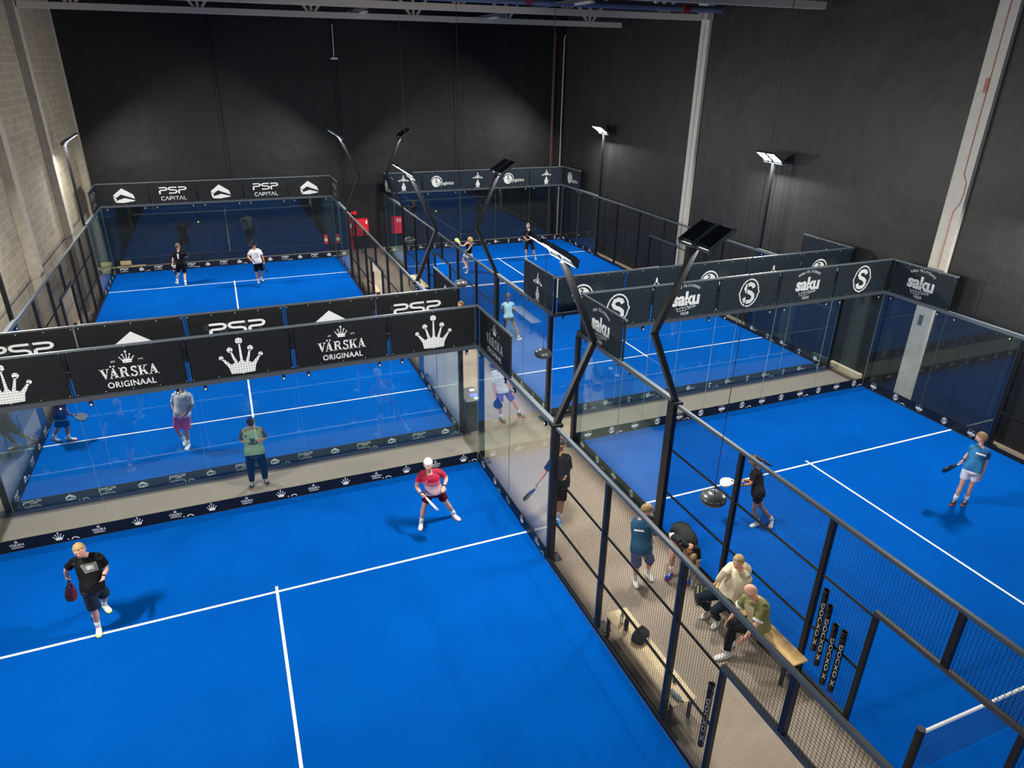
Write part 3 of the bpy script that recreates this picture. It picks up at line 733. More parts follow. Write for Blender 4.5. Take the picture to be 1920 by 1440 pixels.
# on the near bench
def bottle(x, y, z, r, h, m, cap, label, rot=None):
    t = thing('bottle', label, 'bottle', (x, y, z), group='drinking bottles')
    if rot: t.rotation_euler = rot
    MB().lathe([(r*.9, 0), (r, .01), (r, h*.68), (r*.85, h*.76), (r*.4, h*.88), (r*.4, h*.93)], n=18).build('body', m, t, True)
    MB().lathe([(r*.47, h*.92), (r*.47, h), (r*.3, h)], n=14).build('cap', cap, t)
def clear(n, h):
    m = mat(n, h, .08); m.node_tree.nodes['Principled BSDF'].inputs['Transmission Weight'].default_value = .6; return m
bottle(.24, -6.44, .455, .034, .23, clear('pet_green', 'cfe6da'), mat('cap_green', '2f8a5e', .5), 'clear bottle with a green cap standing on the near bench')
t = thing('thermos', 'black thermos flask standing on the near bench beside a clear bottle', 'flask', (.23, -6.60, .455)); MB().lathe([(.036, 0), (.038, .01), (.038, .2), (.03, .215)], n=18).build('body', BLK, t, True); MB().lathe([(.031, .213), (.031, .26), (.02, .265)], n=18).build('lid', GRY, t, True)
t = thing('sports_bag', 'small open black bag lying on the near bench', 'bag', (.34, -6.86, .455), .5)
rings = []
for k, (a, b, z) in enumerate(((.14, .09, 0), (.165, .11, .03), (.16, .105, .10), (.13, .07, .15), (.10, .03, .175), (.09, .012, .18))):
    rings.append([(a*(abs(cos(q))**.5)*(1 if cos(q) > 0 else -1), b*(abs(sin(q))**.5)*(1 if sin(q) > 0 else -1)+.02*(z > .12), z+.015*cos(3*q)*(z > .1)) for q in [2*pi*i/24 for i in range(24)]])
MB().loft(rings).build('body', mat('bag_black', '111214', .8), t, True); MB().tube([(-.12, .0, .14), (-.09, .02, .2), (0, .03, .22), (.09, .02, .2), (.12, 0, .14)], .009, 8).build('handle', BLK, t); MB().box(-.03, .05, -.118, -.112, .06, .08).build('logo_patch', WHITE, t)
bottle(.20, -7.92, .49, .035, .25, clear('pet_blue', '9cc8e6'), mat('cap_dark', '22262b', .5), 'clear blue bottle lying on the near end of the bench', (radians(90), 0, radians(12)))
o = MB().lathe([(.028, 0), (.03, .06), (.02, .075)], n=14).build('small_can', mat('can_grey', '4a4f53', .35, .6), loc=(.36, -7.78, .455)); tag(o, 'small grey can standing on the near bench beside the blue bottle', 'can')
# by the seated men
bottle(2.23, -5.72, -.012, .034, .23, clear('pet_green', 'cfe6da'), mat('cap_teal', '3aa59a', .5), 'clear bottle standing on the floor by the bent man')
t = thing('racket_bag', 'dark racket bag with green details lying on the floor before the bench', 'bag', (2.2, -5.98, -.012), .9)
MB().loft([[(-.24+.48*k/6, .10*cos(a)*sin(pi*(k+.7)/7.4)**.5, .075+.075*sin(a)*sin(pi*(k+.7)/7.4)**.5) for a in [2*pi*i/14 for i in range(14)]] for k in range(7)]).build('body', mat('bag_charcoal', '1c1f1e', .8), t, True)
MB().box(-.15, .15, -.03, -.0, .148, .155).box(-.1, .12, .03, .05, .142, .150).build('green_stripe', mat('bag_green', '7ba03c', .6), t); MB().tube([(-.2, 0, .12), (-.1, 0, .22), (.1, 0, .22), (.2, 0, .12)], .012, 8).build('handle', BLK, t)
t = thing('tote_bag', 'pale beige tote bag on the bench beside the man in a cream hoodie', 'bag', (2.40, -6.34, .455))
MB().loft([[(a*cos(q), b*sin(q), z) for q in [2*pi*i/16 for i in range(16)]] for a, b, z in ((.12, .07, 0), (.13, .08, .06), (.12, .06, .15), (.10, .03, .2))]).build('body', mat('bag_beige', 'b9a68c', .8), t, True); MB().tube([(-.07, 0, .19), (-.05, 0, .30), (.05, 0, .30), (.07, 0, .19)], .009, 8).build('handle', BLK, t)
# bin
t = thing('waste_bin', 'dark waste bin with pale stickers on its sloping lid, behind the glass corner post', 'bin', (.42, 1.80, -.012))
mb = MB().add([(-.2, -.3, 0), (.2, -.3, 0), (.2, .3, 0), (-.2, .3, 0), (-.21, -.31, .88), (.21, -.31, .88), (.21, .31, 1.0), (-.21, .31, 1.0)], [(0, 3, 2, 1), (4, 5, 6, 7), (0, 1, 5, 4), (1, 2, 6, 5), (2, 3, 7, 6), (3, 0, 4, 7)])
mb.build('body', mat('bin_grey', '2a2d31', .5), t)
f = frame((0, 0, .945), (1, 0, 0), V((0, .62, .12)).normalized(), V((0, -.12, .62)).normalized())
MB().box(-.215, .215, -.32, .32, .0, .018, 0, f).build('lid', BLK, t); MB().box(-.02, .19, -.14, .02, .018, .021, 0, f).build('blue_slot', mat('slot_blue', '1c50c8', .4), t)
for b in (-.26, .12): MB().box(.05, .18, b, b+.1, .018, .0225, 0, f).build('sticker', WHITE, t)
BALL = mat('ball_yellow', 'c6e03a', .8)
for (x, y, z), s in (((-6.11, 20, 2.43), 'tiny yellow ball in flight above the two players of the roof-logo court'), ((4.59, 19, 2.47), 'tiny yellow ball in flight before the far glass of the globe-logo court')):
    tag(MB().ell((0, 0, 0), (.034, .034, .034)).build('padel_ball', BALL, smooth=True, loc=(x, y, z)), s, 'ball', 'balls in flight')
JN='hed nck shR shL elR elL wrR wrL pel hpR hpL knR knL anR anL toR toL'.split()
POSE={
 'p1':([(-7.852,-2.843,1.591),(-7.808,-2.724,1.397),(-7.989,-2.795,1.376),(-7.628,-2.797,1.376),(-8.155,-2.654,1.174),(-7.578,-2.736,1.09),(-8.229,-2.533,0.948),(-7.597,-3.002,1.098),(-7.795,-2.968,0.902),(-7.842,-3.049,0.947),(-7.736,-2.901,0.847),(-7.854,-3.007,0.519),(-7.756,-2.623,0.479),(-7.892,-2.94,0.09),(-7.858,-2.382,0.103),(-7.865,-3.13,0.038),(-7.769,-2.541,0.042)],(-0.026,-0.997,-0.07)),
 'p2':([(-1.88,-2.376,1.645),(-1.837,-2.295,1.437),(-1.997,-2.22,1.374),(-1.652,-2.315,1.421),(-2.101,-2.209,1.099),(-1.475,-2.273,1.19),(-2.068,-2.467,1.064),(-1.607,-2.496,1.149),(-1.742,-2.224,0.912),(-1.821,-2.161,0.901),(-1.64,-2.216,0.899),(-1.941,-2.12,0.498),(-1.456,-2.138,0.491),(-1.997,-2.041,0.088),(-1.262,-2.01,0.104),(-2.068,-2.215,0.039),(-1.193,-2.178,0.04)],(-0.334,-0.942,-0.035)),
 'p3':([(-5.031,0.69,1.633),(-5.028,0.822,1.45),(-5.21,0.792,1.429),(-4.862,0.74,1.429),(-5.29,0.88,1.165),(-4.798,0.831,1.162),(-5.156,0.66,1.205),(-4.893,0.6,1.234),(-5.052,0.615,0.962),(-5.146,0.634,0.934),(-4.956,0.619,0.928),(-5.189,0.71,0.506),(-4.911,0.708,0.498),(-5.211,0.839,0.094),(-4.921,0.859,0.095),(-5.238,0.66,0.04),(-4.883,0.684,0.041)],(0.013,-0.913,-0.407)),
 'p4':([(-9.269,4.503,1.537),(-9.348,4.604,1.353),(-9.279,4.431,1.345),(-9.458,4.722,1.259),(-9.307,4.524,1.071),(-9.548,4.762,0.986),(-9.277,4.566,0.817),(-9.437,4.536,0.925),(-9.404,4.427,0.849),(-9.383,4.335,0.874),(-9.448,4.507,0.817),(-9.359,4.519,0.476),(-9.579,4.638,0.42),(-9.444,4.695,0.094),(-9.784,4.822,0.093),(-9.274,4.632,0.04),(-9.659,4.69,0.04)],(0.983,0.063,-0.174)),
 'p5':([(-6.459,3.297,1.711),(-6.488,3.289,1.485),(-6.674,3.302,1.465),(-6.345,3.176,1.435),(-6.772,3.323,1.189),(-6.345,3.067,1.161),(-6.734,3.096,1.063),(-6.546,2.976,1.009),(-6.59,3.146,0.972),(-6.689,3.127,0.976),(-6.498,3.111,0.95),(-6.774,3.185,0.543),(-6.567,3.159,0.515),(-6.699,3.397,0.17),(-6.605,3.263,0.095),(-6.69,3.217,0.107),(-6.654,3.085,0.039)],(0.008,-0.985,-0.174)),
 'p6':([(-7.031,18.6,1.713),(-7.034,18.638,1.488),(-6.881,18.54,1.443),(-7.216,18.653,1.453),(-6.763,18.695,1.226),(-7.312,18.636,1.177),(-6.862,18.927,1.152),(-7.361,18.603,0.92),(-7.046,18.648,0.955),(-6.961,18.602,0.929),(-7.139,18.678,0.927),(-6.966,18.689,0.494),(-7.246,18.837,0.519),(-7.005,18.518,0.095),(-7.34,18.927,0.098),(-6.995,18.702,0.04),(-7.412,19.099,0.044)],(0.509,0.843,-0.174)),
 'p7':([(-3.975,17.67,1.762),(-3.99,17.689,1.535),(-3.805,17.671,1.513),(-4.141,17.779,1.472),(-3.71,17.584,1.248),(-4.298,17.624,1.28),(-3.674,17.518,0.994),(-4.215,17.397,1.179),(-3.941,17.616,1.009),(-3.864,17.55,0.999),(-4.03,17.643,0.968),(-3.792,17.673,0.578),(-4.036,17.732,0.531),(-3.893,17.825,0.185),(-4.006,17.734,0.095),(-3.77,17.906,0.063),(-3.981,17.918,0.042)],(0.197,0.965,-0.174)),
 'p8':([(5.421,16.298,1.585),(5.446,16.413,1.408),(5.338,16.55,1.391),(5.474,16.253,1.342),(5.142,16.38,1.303),(5.338,16.338,1.119),(5.072,16.613,1.273),(5.136,16.433,1.015),(5.387,16.472,0.912),(5.369,16.563,0.907),(5.429,16.394,0.884),(5.196,16.742,0.575),(5.312,16.483,0.497),(5.26,16.435,0.317),(5.304,16.44,0.095),(5.142,16.533,0.226),(5.175,16.328,0.039)],(-0.876,0.482,0.0)),
 'p9':([(9.051,17.901,1.679),(9.091,17.91,1.451),(8.908,17.919,1.396),(9.251,17.812,1.42),(8.901,18.022,1.117),(9.268,17.709,1.142),(8.929,17.771,1.03),(9.019,17.695,1.043),(9.122,17.889,0.907),(9.053,17.961,0.878),(9.22,17.861,0.892),(8.901,17.748,0.512),(9.275,17.663,0.491),(8.986,17.871,0.095),(9.428,17.789,0.095),(8.886,17.712,0.04),(9.409,17.603,0.04)],(-0.623,-0.778,-0.087)),
 'p10':([(3.831,7.605,1.566),(3.828,7.586,1.354),(3.964,7.477,1.338),(3.658,7.606,1.321),(4.05,7.566,1.094),(3.657,7.72,1.072),(4.035,7.714,0.899),(3.794,7.792,0.882),(3.794,7.44,0.878),(3.872,7.389,0.861),(3.704,7.456,0.854),(4.043,7.373,0.483),(3.718,7.625,0.474),(4.151,7.32,0.096),(3.647,7.765,0.101),(4.278,7.431,0.038),(3.679,7.941,0.096)],(0.453,0.887,-0.087)),
 'p11':([(1.305,1.946,1.626),(1.318,1.993,1.401),(1.169,2.076,1.318),(1.415,1.828,1.388),(1.155,1.995,1.033),(1.506,1.763,1.113),(1.169,1.89,0.79),(1.603,1.694,0.876),(1.389,1.916,0.865),(1.339,1.999,0.827),(1.479,1.871,0.868),(1.243,1.699,0.515),(1.698,1.825,0.481),(1.321,1.819,0.097),(1.905,1.886,0.099),(1.347,1.635,0.04),(1.985,1.707,0.092)],(0.148,-0.974,-0.174)),
 'p12':([(0.809,-2.832,1.808),(0.803,-2.857,1.569),(0.717,-2.728,1.451),(0.882,-3.029,1.604),(0.503,-2.79,1.215),(0.947,-2.998,1.303),(0.305,-2.847,1.008),(0.756,-3.193,1.258),(0.698,-3.142,1.086),(0.6,-3.179,1.097),(0.765,-3.097,1.014),(0.681,-3.117,0.638),(0.781,-3.056,0.548),(0.733,-2.996,0.199),(0.79,-2.962,0.094),(0.629,-3.154,0.268),(0.705,-3.135,0.042)],(-0.744,-0.574,-0.342)),
 'p13':([(1.363,-5.227,1.622),(1.334,-5.17,1.404),(1.259,-5.043,1.285),(1.332,-5.357,1.431),(1.232,-5.229,1.049),(1.454,-5.293,1.172),(1.225,-5.422,0.866),(1.566,-5.219,0.947),(1.22,-5.399,0.923),(1.123,-5.39,0.931),(1.314,-5.396,0.888),(1.211,-5.317,0.507),(1.518,-5.296,0.508),(1.297,-5.197,0.095),(1.62,-5.136,0.115),(1.244,-5.376,0.039),(1.607,-5.325,0.147)],(0.871,-0.25,-0.423)),
 'p14':([(2.281,-5.524,0.545),(2.216,-5.499,0.761),(2.08,-5.411,0.852),(2.391,-5.508,0.698),(2.026,-5.123,0.852),(2.396,-5.589,0.415),(2.127,-5.23,0.635),(2.379,-5.59,0.153),(2.372,-4.983,0.775),(2.293,-4.938,0.725),(2.471,-4.995,0.744),(2.046,-5.247,0.532),(2.318,-5.327,0.489),(2.03,-5.303,0.097),(2.267,-5.504,0.096),(1.872,-5.399,0.039),(2.16,-5.655,0.039)],(-0.245,-0.238,-0.94)),
 'p15':([(2.308,-6.657,1.268),(2.415,-6.638,1.068),(2.385,-6.461,1.023),(2.43,-6.812,1.02),(2.121,-6.583,1.057),(2.498,-6.769,0.738),(2.077,-6.5,0.811),(2.471,-6.656,0.502),(2.283,-6.64,0.544),(2.216,-6.556,0.547),(2.261,-6.737,0.537),(1.815,-6.393,0.439),(1.841,-6.772,0.445),(2.078,-6.423,0.095),(2.087,-6.665,0.096),(1.903,-6.47,0.041),(1.927,-6.741,0.042)],(-0.882,-0.465,-0.07)),
 'p16':([(2.021,-7.313,1.273),(2.15,-7.333,1.09),(2.113,-7.173,1.014),(2.162,-7.512,1.067),(2.054,-7.095,0.742),(1.987,-7.585,0.833),(1.911,-7.102,0.526),(1.797,-7.607,0.657),(2.274,-7.381,0.572),(2.291,-7.285,0.55),(2.24,-7.469,0.559),(1.87,-7.193,0.538),(1.871,-7.223,0.48),(1.978,-7.176,0.117),(1.725,-7.343,0.095),(1.798,-7.223,0.157),(1.542,-7.319,0.04)],(-0.612,0.778,-0.139)),
 'p17':([(4.52,-4.386,1.5),(4.586,-4.395,1.298),(4.679,-4.298,1.192),(4.475,-4.525,1.325),(4.485,-4.403,1.029),(4.33,-4.575,1.087),(4.255,-4.42,1.113),(4.31,-4.37,0.954),(4.543,-4.625,0.851),(4.567,-4.56,0.79),(4.494,-4.701,0.871),(4.746,-4.591,0.416),(4.528,-4.607,0.466),(5.004,-4.69,0.118),(4.697,-4.607,0.096),(4.874,-4.807,0.066),(4.525,-4.614,0.039)],(-0.643,0.766,0.0)),
 'p18':([(9.627,-5.583,1.656),(9.668,-5.596,1.438),(9.494,-5.542,1.449),(9.779,-5.722,1.365),(9.601,-5.441,1.203),(9.711,-5.784,1.088),(9.375,-5.503,1.097),(9.636,-5.826,0.845),(9.462,-5.704,0.963),(9.399,-5.631,0.95),(9.531,-5.762,0.927),(9.427,-5.618,0.522),(9.589,-5.717,0.505),(9.471,-5.552,0.099),(9.696,-5.65,0.097),(9.299,-5.616,0.036),(9.528,-5.722,0.037)],(-0.328,0.929,-0.174)),
 'p19':([(1.932,7.108,1.64),(1.968,7.092,1.43),(2.02,7.266,1.38),(1.88,6.934,1.38),(2.067,7.3,1.1),(1.888,6.877,1.1),(1.985,7.335,0.85),(1.805,6.912,0.85),(1.95,7.1,0.92),(1.987,7.187,0.9),(1.913,7.013,0.9),(1.952,7.208,0.49),(1.879,7.01,0.49),(1.989,7.192,0.09),(1.903,6.99,0.09),(1.831,7.281,0.04),(1.73,7.041,0.04)],(-0.921,0.39,0.0)),
}
RACKET={
 'p1':('R',(0.06, -0.593, -0.803),(0.912, -0.279, 0.301)),
 'p2':('R',(0.49, -0.688, -0.535),(0.819, 0.128, 0.56)),
 'p4':('R',(0.923, -0.206, -0.324),(0.435, -0.424, 0.794)),
 'p6':('L',(0.232, -0.482, -0.845),(0.962, -0.14, 0.235)),
 'p7':('R',(0.232, -0.498, -0.836),(0.982, 0.074, 0.172)),
 'p8':('R',(-0.382, 0.578, 0.721),(0.442, -0.57, 0.693)),
 'p9':('R',(-0.137, -0.061, 0.989),(-0.399, -0.91, -0.112)),
 'p11':('R',(-0.221, -0.874, -0.433),(0.126, -0.521, 0.844)),
 'p12':('R',(-0.843, -0.169, -0.511),(0.433, -0.788, -0.437)),
 'p17':('R',(-0.78, 0.576, -0.245),(-0.177, -0.178, 0.968)),
 'p18':('R',(-0.826, 0.296, -0.48),(-0.09, -0.88, -0.467)),
}
# ---------------------------------------------------------------- people
EYEW = mat('eye_white', 'e8e4de', .3); EYED = mat('eye_dark', '2a1d14', .3); LIP = mat('lip', 'a9605a', .5)
def remesh_batch(jobs):                      # {key: (MB, voxel, smooth)} -> {key: (verts, faces)}
    obs = {}
    for k, (mb, vox, sm) in jobs.items():
        o = mb.build('raw', BLK); r = o.modifiers.new('r', 'REMESH'); r.mode = 'VOXEL'; r.voxel_size = vox
        if sm:
            q = o.modifiers.new('s', 'SMOOTH'); q.factor = .5; q.iterations = sm
        obs[k] = o
    dg = bpy.context.evaluated_depsgraph_get(); out = {}
    for k, o in obs.items():
        e = o.evaluated_get(dg); me = e.to_mesh()
        out[k] = ([v.co.copy() for v in me.vertices], [tuple(p.vertices) for p in me.polygons]); e.to_mesh_clear()
    for o in obs.values():
        d = o.data; bpy.data.objects.remove(o); bpy.data.meshes.remove(d)
    return out
def head_r(d):                               # head surface for a unit direction, +y is the face, +z up
    x, y, z = d
    r = V((x*.076, y*.098, z*.118))
    if z < 0:
        k = (-z)**1.3; r.x *= 1-.30*k; r.y += .012*k if y > 0 else .035*k*(-y)
    if y < 0: r.y *= 1.05
    def g(ax, ez, s): return math.exp(-((x-ax)**2+(z-ez)**2)/(s*s)) if y > 0 else 0
    r.y += .026*g(0, -.18, .13)+.012*g(0, .02, .11)+.008*g(0, -.78, .2)+.004*g(0, -.47, .15)-.010*g(.33, .06, .16)-.010*g(-.33, .06, .16)+.006*g(.3, .26, .2)+.006*g(-.3, .26, .2)
    return r
def head_mb(mx):
    mb = MB(); n, m = 30, 22; rings = []
    for i in range(m+1):
        t = pi*(i+.05)/(m+.1)-pi/2
        rings.append([mx @ head_r((cos(t)*sin(2*pi*k/n), cos(t)*cos(2*pi*k/n), sin(t))) for k in range(n)])
    mb.loft(rings)
    for s in (-1, 1): mb.ell((s*.076, -.008, -.005), (.012, .024, .034), mx, 10, 8)
    return mb
def hand_mb(grip):                           # canonical right hand: wrist at 0, fingers +y, thumb side +x, palm +z
    mb = MB()
    mb.loft([[(w*cos(a), y, t*sin(a)) for a in [2*pi*k/14 for k in range(14)]] for y, w, t in ((-.01, .026, .019), (.02, .033, .018), (.055, .041, .016), (.085, .042, .014), (.095, .038, .011))])
    for x, L, r in ((.031, .070, .0092), (.010, .079, .0096), (-.011, .073, .0092), (-.030, .057, .0082)):
        y0 = .088-.25*abs(x-.01); c = (1.15, 1.25, .9) if grip else (.22, .32, .22)
        p = [V((x, y0-.02, .0)), V((x*1.05, y0, .0))]; a = .05
        for seg, q in zip((.44, .32, .24), c):
            a += q*(1 if grip else 1); p.append(p[-1]+V((x*.02, cos(a), sin(a)))*(L*seg))
        mb.tube(p, [r, r, r*.96, r*.9, r*.72], 9)
    th = [V((.024, .015, .004)), V((.046, .038, .014)), V((.056, .066, .026 if not grip else .036)), V((.052, .09, .036 if not grip else .055))]
    if grip: th[3] = V((.034, .082, .058))
    mb.tube(th, [.014, .0125, .011, .008], 9)
    return mb
HANDS = remesh_batch({g: (hand_mb(g), .0042, 2) for g in (True, False)})
class Body:
    def __init__(s, key):
        J, fd = POSE[key]; s.j = dict(zip(JN, [V(p) for p in J])); s.fd = V(fd).normalized()
        j = s.j; s.base = V((j['pel'].x, j['pel'].y, 0))
        if key in ('p1', 'p2'): s.base = (j['anR']+j['anL'])/2; s.base.z = 0
        for k in j: j[k] = j[k]-s.base
        u = (Z3-s.fd*s.fd.z); hv = (j['hed']-j['nck']).normalized(); u = (u.normalized()*1.2+(hv-s.fd*hv.dot(s.fd))).normalized()
        s.hm = frame(j['hed']+u*.012, s.fd.cross(u), s.fd, u) @ M.Scale(1.07, 4)
    def spine(s, t, bend=0):
        a, b = s.j['pel'], s.j['nck']; c = a+(b-a)*t
        up = (b-a).normalized(); w = min(1, max(0, t))
        lat = ((s.j['hpR']-s.j['hpL']).normalized()*(1-w)+(s.j['shR']-s.j['shL']).normalized()*w); lat = (lat-up*lat.dot(up)).normalized()
        fr = up.cross(lat)
        if bend: c = c-fr*(bend*sin(pi*w))
        return c, lat, fr
    def ring(s, t, a, b, n=22, bend=0):
        c, lat, fr = s.spine(t, bend); out = []
        for k in range(n):
            q = 2*pi*k/n; x, y = cos(q), sin(q); e = .82
            out.append(c+lat*(a*abs(x)**e*(1 if x >= 0 else -1))+fr*(b*abs(y)**e*(1 if y >= 0 else -1)))
        return out
    def prof(s, t):                          # torso half width and half depth
        P = s.P
        for (t0, a0, b0), (t1, a1, b1) in zip(P, P[1:]):
            if t <= t1:
                w = (t-t0)/(t1-t0); w = w*w*(3-2*w); return a0+(a1-a0)*w, b0+(b1-b0)*w
        return P[-1][1:]
Z3 = V((0, 0, 1))
def person(key, label, skin, hair, shirt, bottom, shoe, sole, sock='sock_white', female=False, build=1.0, extra=None, bend=0, group=None):
    B = Body(key); j = B.j; sc = build*(.9 if female else 1)
    B.P = [(-.22, .085, .08), (-.10, .150, .112), (.06, .163 if not female else .168, .116), (.34, .140 if not female else .118, .102), (.60, .158 if not female else .135, .116), (.78, .172 if not female else .148, .116), (.90, .150, .098), (1.0, .075, .070), (1.06, .058, .06)]
    t = thing('person', label, 'person', B.base, group=group); jobs = {}
    pr = lambda q, o=0: tuple(x*sc+o for x in B.prof(q))
    mb = MB()
    mb.loft([B.ring(q, *pr(q), bend=bend) for q in (-.22, -.16, -.10, -.02, .06, .15, .25, .34, .45, .55, .65, .75, .84, .9, .95, 1.0, 1.05)])
    hc = j['hed']-V(B.hm.col[2][:3])*.055
    mb.tube([j['nck']-(j['hed']-j['nck'])*.15, j['nck']+(hc-j['nck'])*.4, hc], [.062*sc, .054*sc, .054*sc], 12)
    h = head_mb(B.hm); mb.add(h.v, h.f)
    limb = {}
    for s in 'RL':
        sh, el, wr, hp, kn, an, to = (j[q+s] for q in ('sh', 'el', 'wr', 'hp', 'kn', 'an', 'to'))
        mb.tube([j['nck'].lerp(sh, .15), j['nck'].lerp(sh, .6)-Z3*.01, sh], [.052*sc, .058*sc, .056*sc], 10)
        L = lambda a, b, q: a.lerp(b, q)
        mb.tube([sh, L(sh, el, .25), L(sh, el, .6), L(sh, el, .95), L(el, wr, .2), L(el, wr, .5), L(el, wr, .85), wr, wr+(wr-el).normalized()*.02], [r*sc for r in (.056, .053, .046, .038, .043, .038, .029, .026, .024)], 12)
        mb.tube([L(hp, kn, .0), L(hp, kn, .3), L(hp, kn, .65), L(hp, kn, .96), L(kn, an, .12), L(kn, an, .34), L(kn, an, .7), L(kn, an, .92), an], [r*sc for r in (.086, .082, .068, .055, .052, .058, .042, .036, .037)], 14)
    jobs['body'] = (mb, .0105, 3)
    # clothing shells
    sm, sf = shirt[0], shirt[1]; hem = shirt[2] if len(shirt) > 2 else -.06; loose = shirt[3] if len(shirt) > 3 else .020
    q0 = [hem+(0.97-hem)*k/12 for k in range(13)]
    mb = MB().loft([B.ring(q, *[v+(.012*(1-k/12)) for v in pr(q, loose)], bend=bend) for k, q in enumerate(q0)]); sl = mb
    split = len(shirt) > 4
    if split: sl = MB()
    for s in 'RL':
        sh, el, wr = (j[q+s] for q in ('sh', 'el', 'wr'))
        if sf > 0:
            mb.tube([j['nck'].lerp(sh, .2), j['nck'].lerp(sh, .65), sh], [.06*sc, .066*sc, .068*sc], 12)
            if sf <= 1: sl.tube([sh, sh.lerp(el, sf*.5), sh.lerp(el, sf)], [.07*sc, .066*sc, .066*sc+.004], 14)
            else: sl.tube([sh, sh.lerp(el, .5), el, el.lerp(wr, .5), el.lerp(wr, sf-1)], [.076*sc, .072*sc, .064*sc, .058*sc, .046*sc], 14)
    jobs['shirt'] = (mb, .0125, 3)
    if split: jobs['sleeve'] = (sl, .0125, 2)
    bm, kind, bf = bottom
    mb = MB()
    if kind == 'skirt':
        mb.loft([B.ring(q, a, b) for q, a, b in ((.2, .14*sc+.02, .11*sc+.02), (.05, .19, .15), (-.1, .22, .18), (-bf, .25, .21), (-bf-.01, .2, .17))])
    else:
        mb.loft([B.ring(q, *pr(q, .018)) for q in (-.2, -.12, -.04, .05, .13, .2)])
        for s in 'RL':
            hp, kn, an = j['hp'+s], j['kn'+s], j['an'+s]
            if kind == 'shorts': mb.tube([hp.lerp(kn, -.05), hp.lerp(kn, bf*.5), hp.lerp(kn, bf)], [.10*sc, .098*sc, .098*sc], 16)
            elif kind == 'pants': mb.tube([hp, hp.lerp(kn, .5), kn, kn.lerp(an, .35), kn.lerp(an, .9)], [.10*sc, .09*sc, .074*sc, .07*sc, .056*sc], 16)
    jobs['bottom'] = (mb, .0125, 3)
    R = remesh_batch(jobs)
    mb = MB().add(*R['body'])
    for s in 'RL':
        el, wr = j['el'+s], j['wr'+s]; y = (wr-el).normalized(); rk = RACKET.get(key)
        held = rk and rk[0] == s
        c, lat, fr = B.spine(.6)
        x = V(rk[1]) if held else (B.spine(.3)[2]+(V(extra['thumb']) if extra and 'thumb' in extra else V((0, 0, 0))))
        if held and abs(x.normalized().dot(y)) > .8: y = (y*.6+x.cross(lat).normalized()*.6).normalized()
        x = (x-y*x.dot(y)).normalized(); z = x.cross(y)
        m = frame(wr-y*.005, x, y, z)
        grip = bool(held or (extra and extra.get('grip')))
        fl = z.dot(lat if s == 'L' else -lat) < 0
        vs, fs = HANDS[grip]
        if fl: vs = [V((p.x, p.y, -p.z)) for p in vs]; fs = [f[::-1] for f in fs]
        k = .95*sc**.5
        mb.add([m @ (p*k) for p in vs], fs)
        if held: B.grip = (wr+y*.075+z*(.03*(-1 if fl else 1)), V(rk[1]), V(rk[2]))
    for q in (-1, 1):
        mb.ell((q*.029, .081, .006), (.011, .006, .006), B.hm, 10, 6, 1); mb.ell((q*.029, .0855, .006), (.005, .003, .005), B.hm, 8, 6, 2)
        mb.tube([B.hm @ V((q*.014, .1, .026)), B.hm @ V((q*.03, .099, .031)), B.hm @ V((q*.048, .086, .026))], .004, 6, 3)
    mb.tube([B.hm @ V((-.022, .093, -.062)), B.hm @ V((0, .102, -.06)), B.hm @ V((.022, .093, -.062))], .005, 6, 4)
    hm_ = hair[1] or skin
    mb.build('body', [skin, EYEW, EYED, hm_, LIP], t, True)
    nm = 'dress' if kind == 'skirt' and hem < -.1 else shirt[0].name.split('.')[0]
    MB().add(*R['shirt']).build('hoodie' if sf > 1 else ('vest' if sf == 0 else 'shirt'), sm, t, True)
    if split: MB().add(*R['sleeve']).build('sleeve', shirt[4], t, True)
    if kind != 'none': MB().add(*R['bottom']).build({'pants': 'trousers'}.get(kind, kind), bm, t, True)
    # hair or cap
    st = hair[0]
    def shell(off, th, mx=B.hm, wob=0):
        b = MB(); rings = []; n, m = 36, 24
        for i in range(m+1):
            a = pi*(i+.05)/(m+.1)-pi/2; ring = []
            for k in range(n):
                d = (cos(a)*sin(2*pi*k/n), cos(a)*cos(2*pi*k/n), sin(a)); p = head_r(d)
                over = d[2]-th(d)
                f = max(-1, min(1, over/.16)); o = off*f**.6 if f > 0 else .02*f
                p = p*(1+o/p.length)
                if wob and f > 0: p = p*(1+wob*sin(9*d[0]+4*d[1])*sin(7*d[2]+5*d[1]))
                ring.append(mx @ p)
            rings.append(ring)
        return b.loft(rings)
    short = lambda d: .50+.05*sin(9*d[0]) if d[1] > .6 else (.50-(.6-d[1])*.75 if d[1] > -.2 else -.10-(-.2-d[1])*.55)
    capl = lambda d: .22+.12*d[1]
    if st in ('short', 'long', 'ponytail'): 
        hb = shell(.013, short, wob=.035)
        if st == 'ponytail': hb.tube([B.hm @ V(p) for p in hair[2]], [.022, .03, .028, .012], 10)
        if st == 'long':
            for q in (-1, -.5, 0, .5, 1): hb.tube([B.hm @ V((q*.06, -.05-.03*(1-abs(q)), .06)), B.hm @ V((q*.075, -.07-.03*(1-abs(q)), -.06)), B.hm @ V((q*.08, -.06, -.19))], [.035, .036, .012], 10)
        hb.build('hair', hair[1], t, True)
    elif st == 'buzz': shell(.007, short).build('hair', hair[1], t, True)
    elif st in ('cap', 'capback'):
        shell(.010, lambda d: short(d)-.05).build('hair', hair[2], t, True)
        cb = shell(.022, capl); sg = 1 if st == 'cap' else -1
        rim = []
        for rr in (.92, 1.0, 1.55):
            rim.append([B.hm @ V((.088*sin(a)*(1 if rr < 1.2 else .98), sg*(.108*cos(a)*rr), .045-.02*(rr-1)+(.0 if rr < 1.2 else -.012))) for a in [-1.0+2.0*k/14 for k in range(15)]])
        vs = rim[0]+rim[1]+rim[2]; vs = vs+[p-V(B.hm.col[2][:3])*.006 for p in vs]
        fs = []
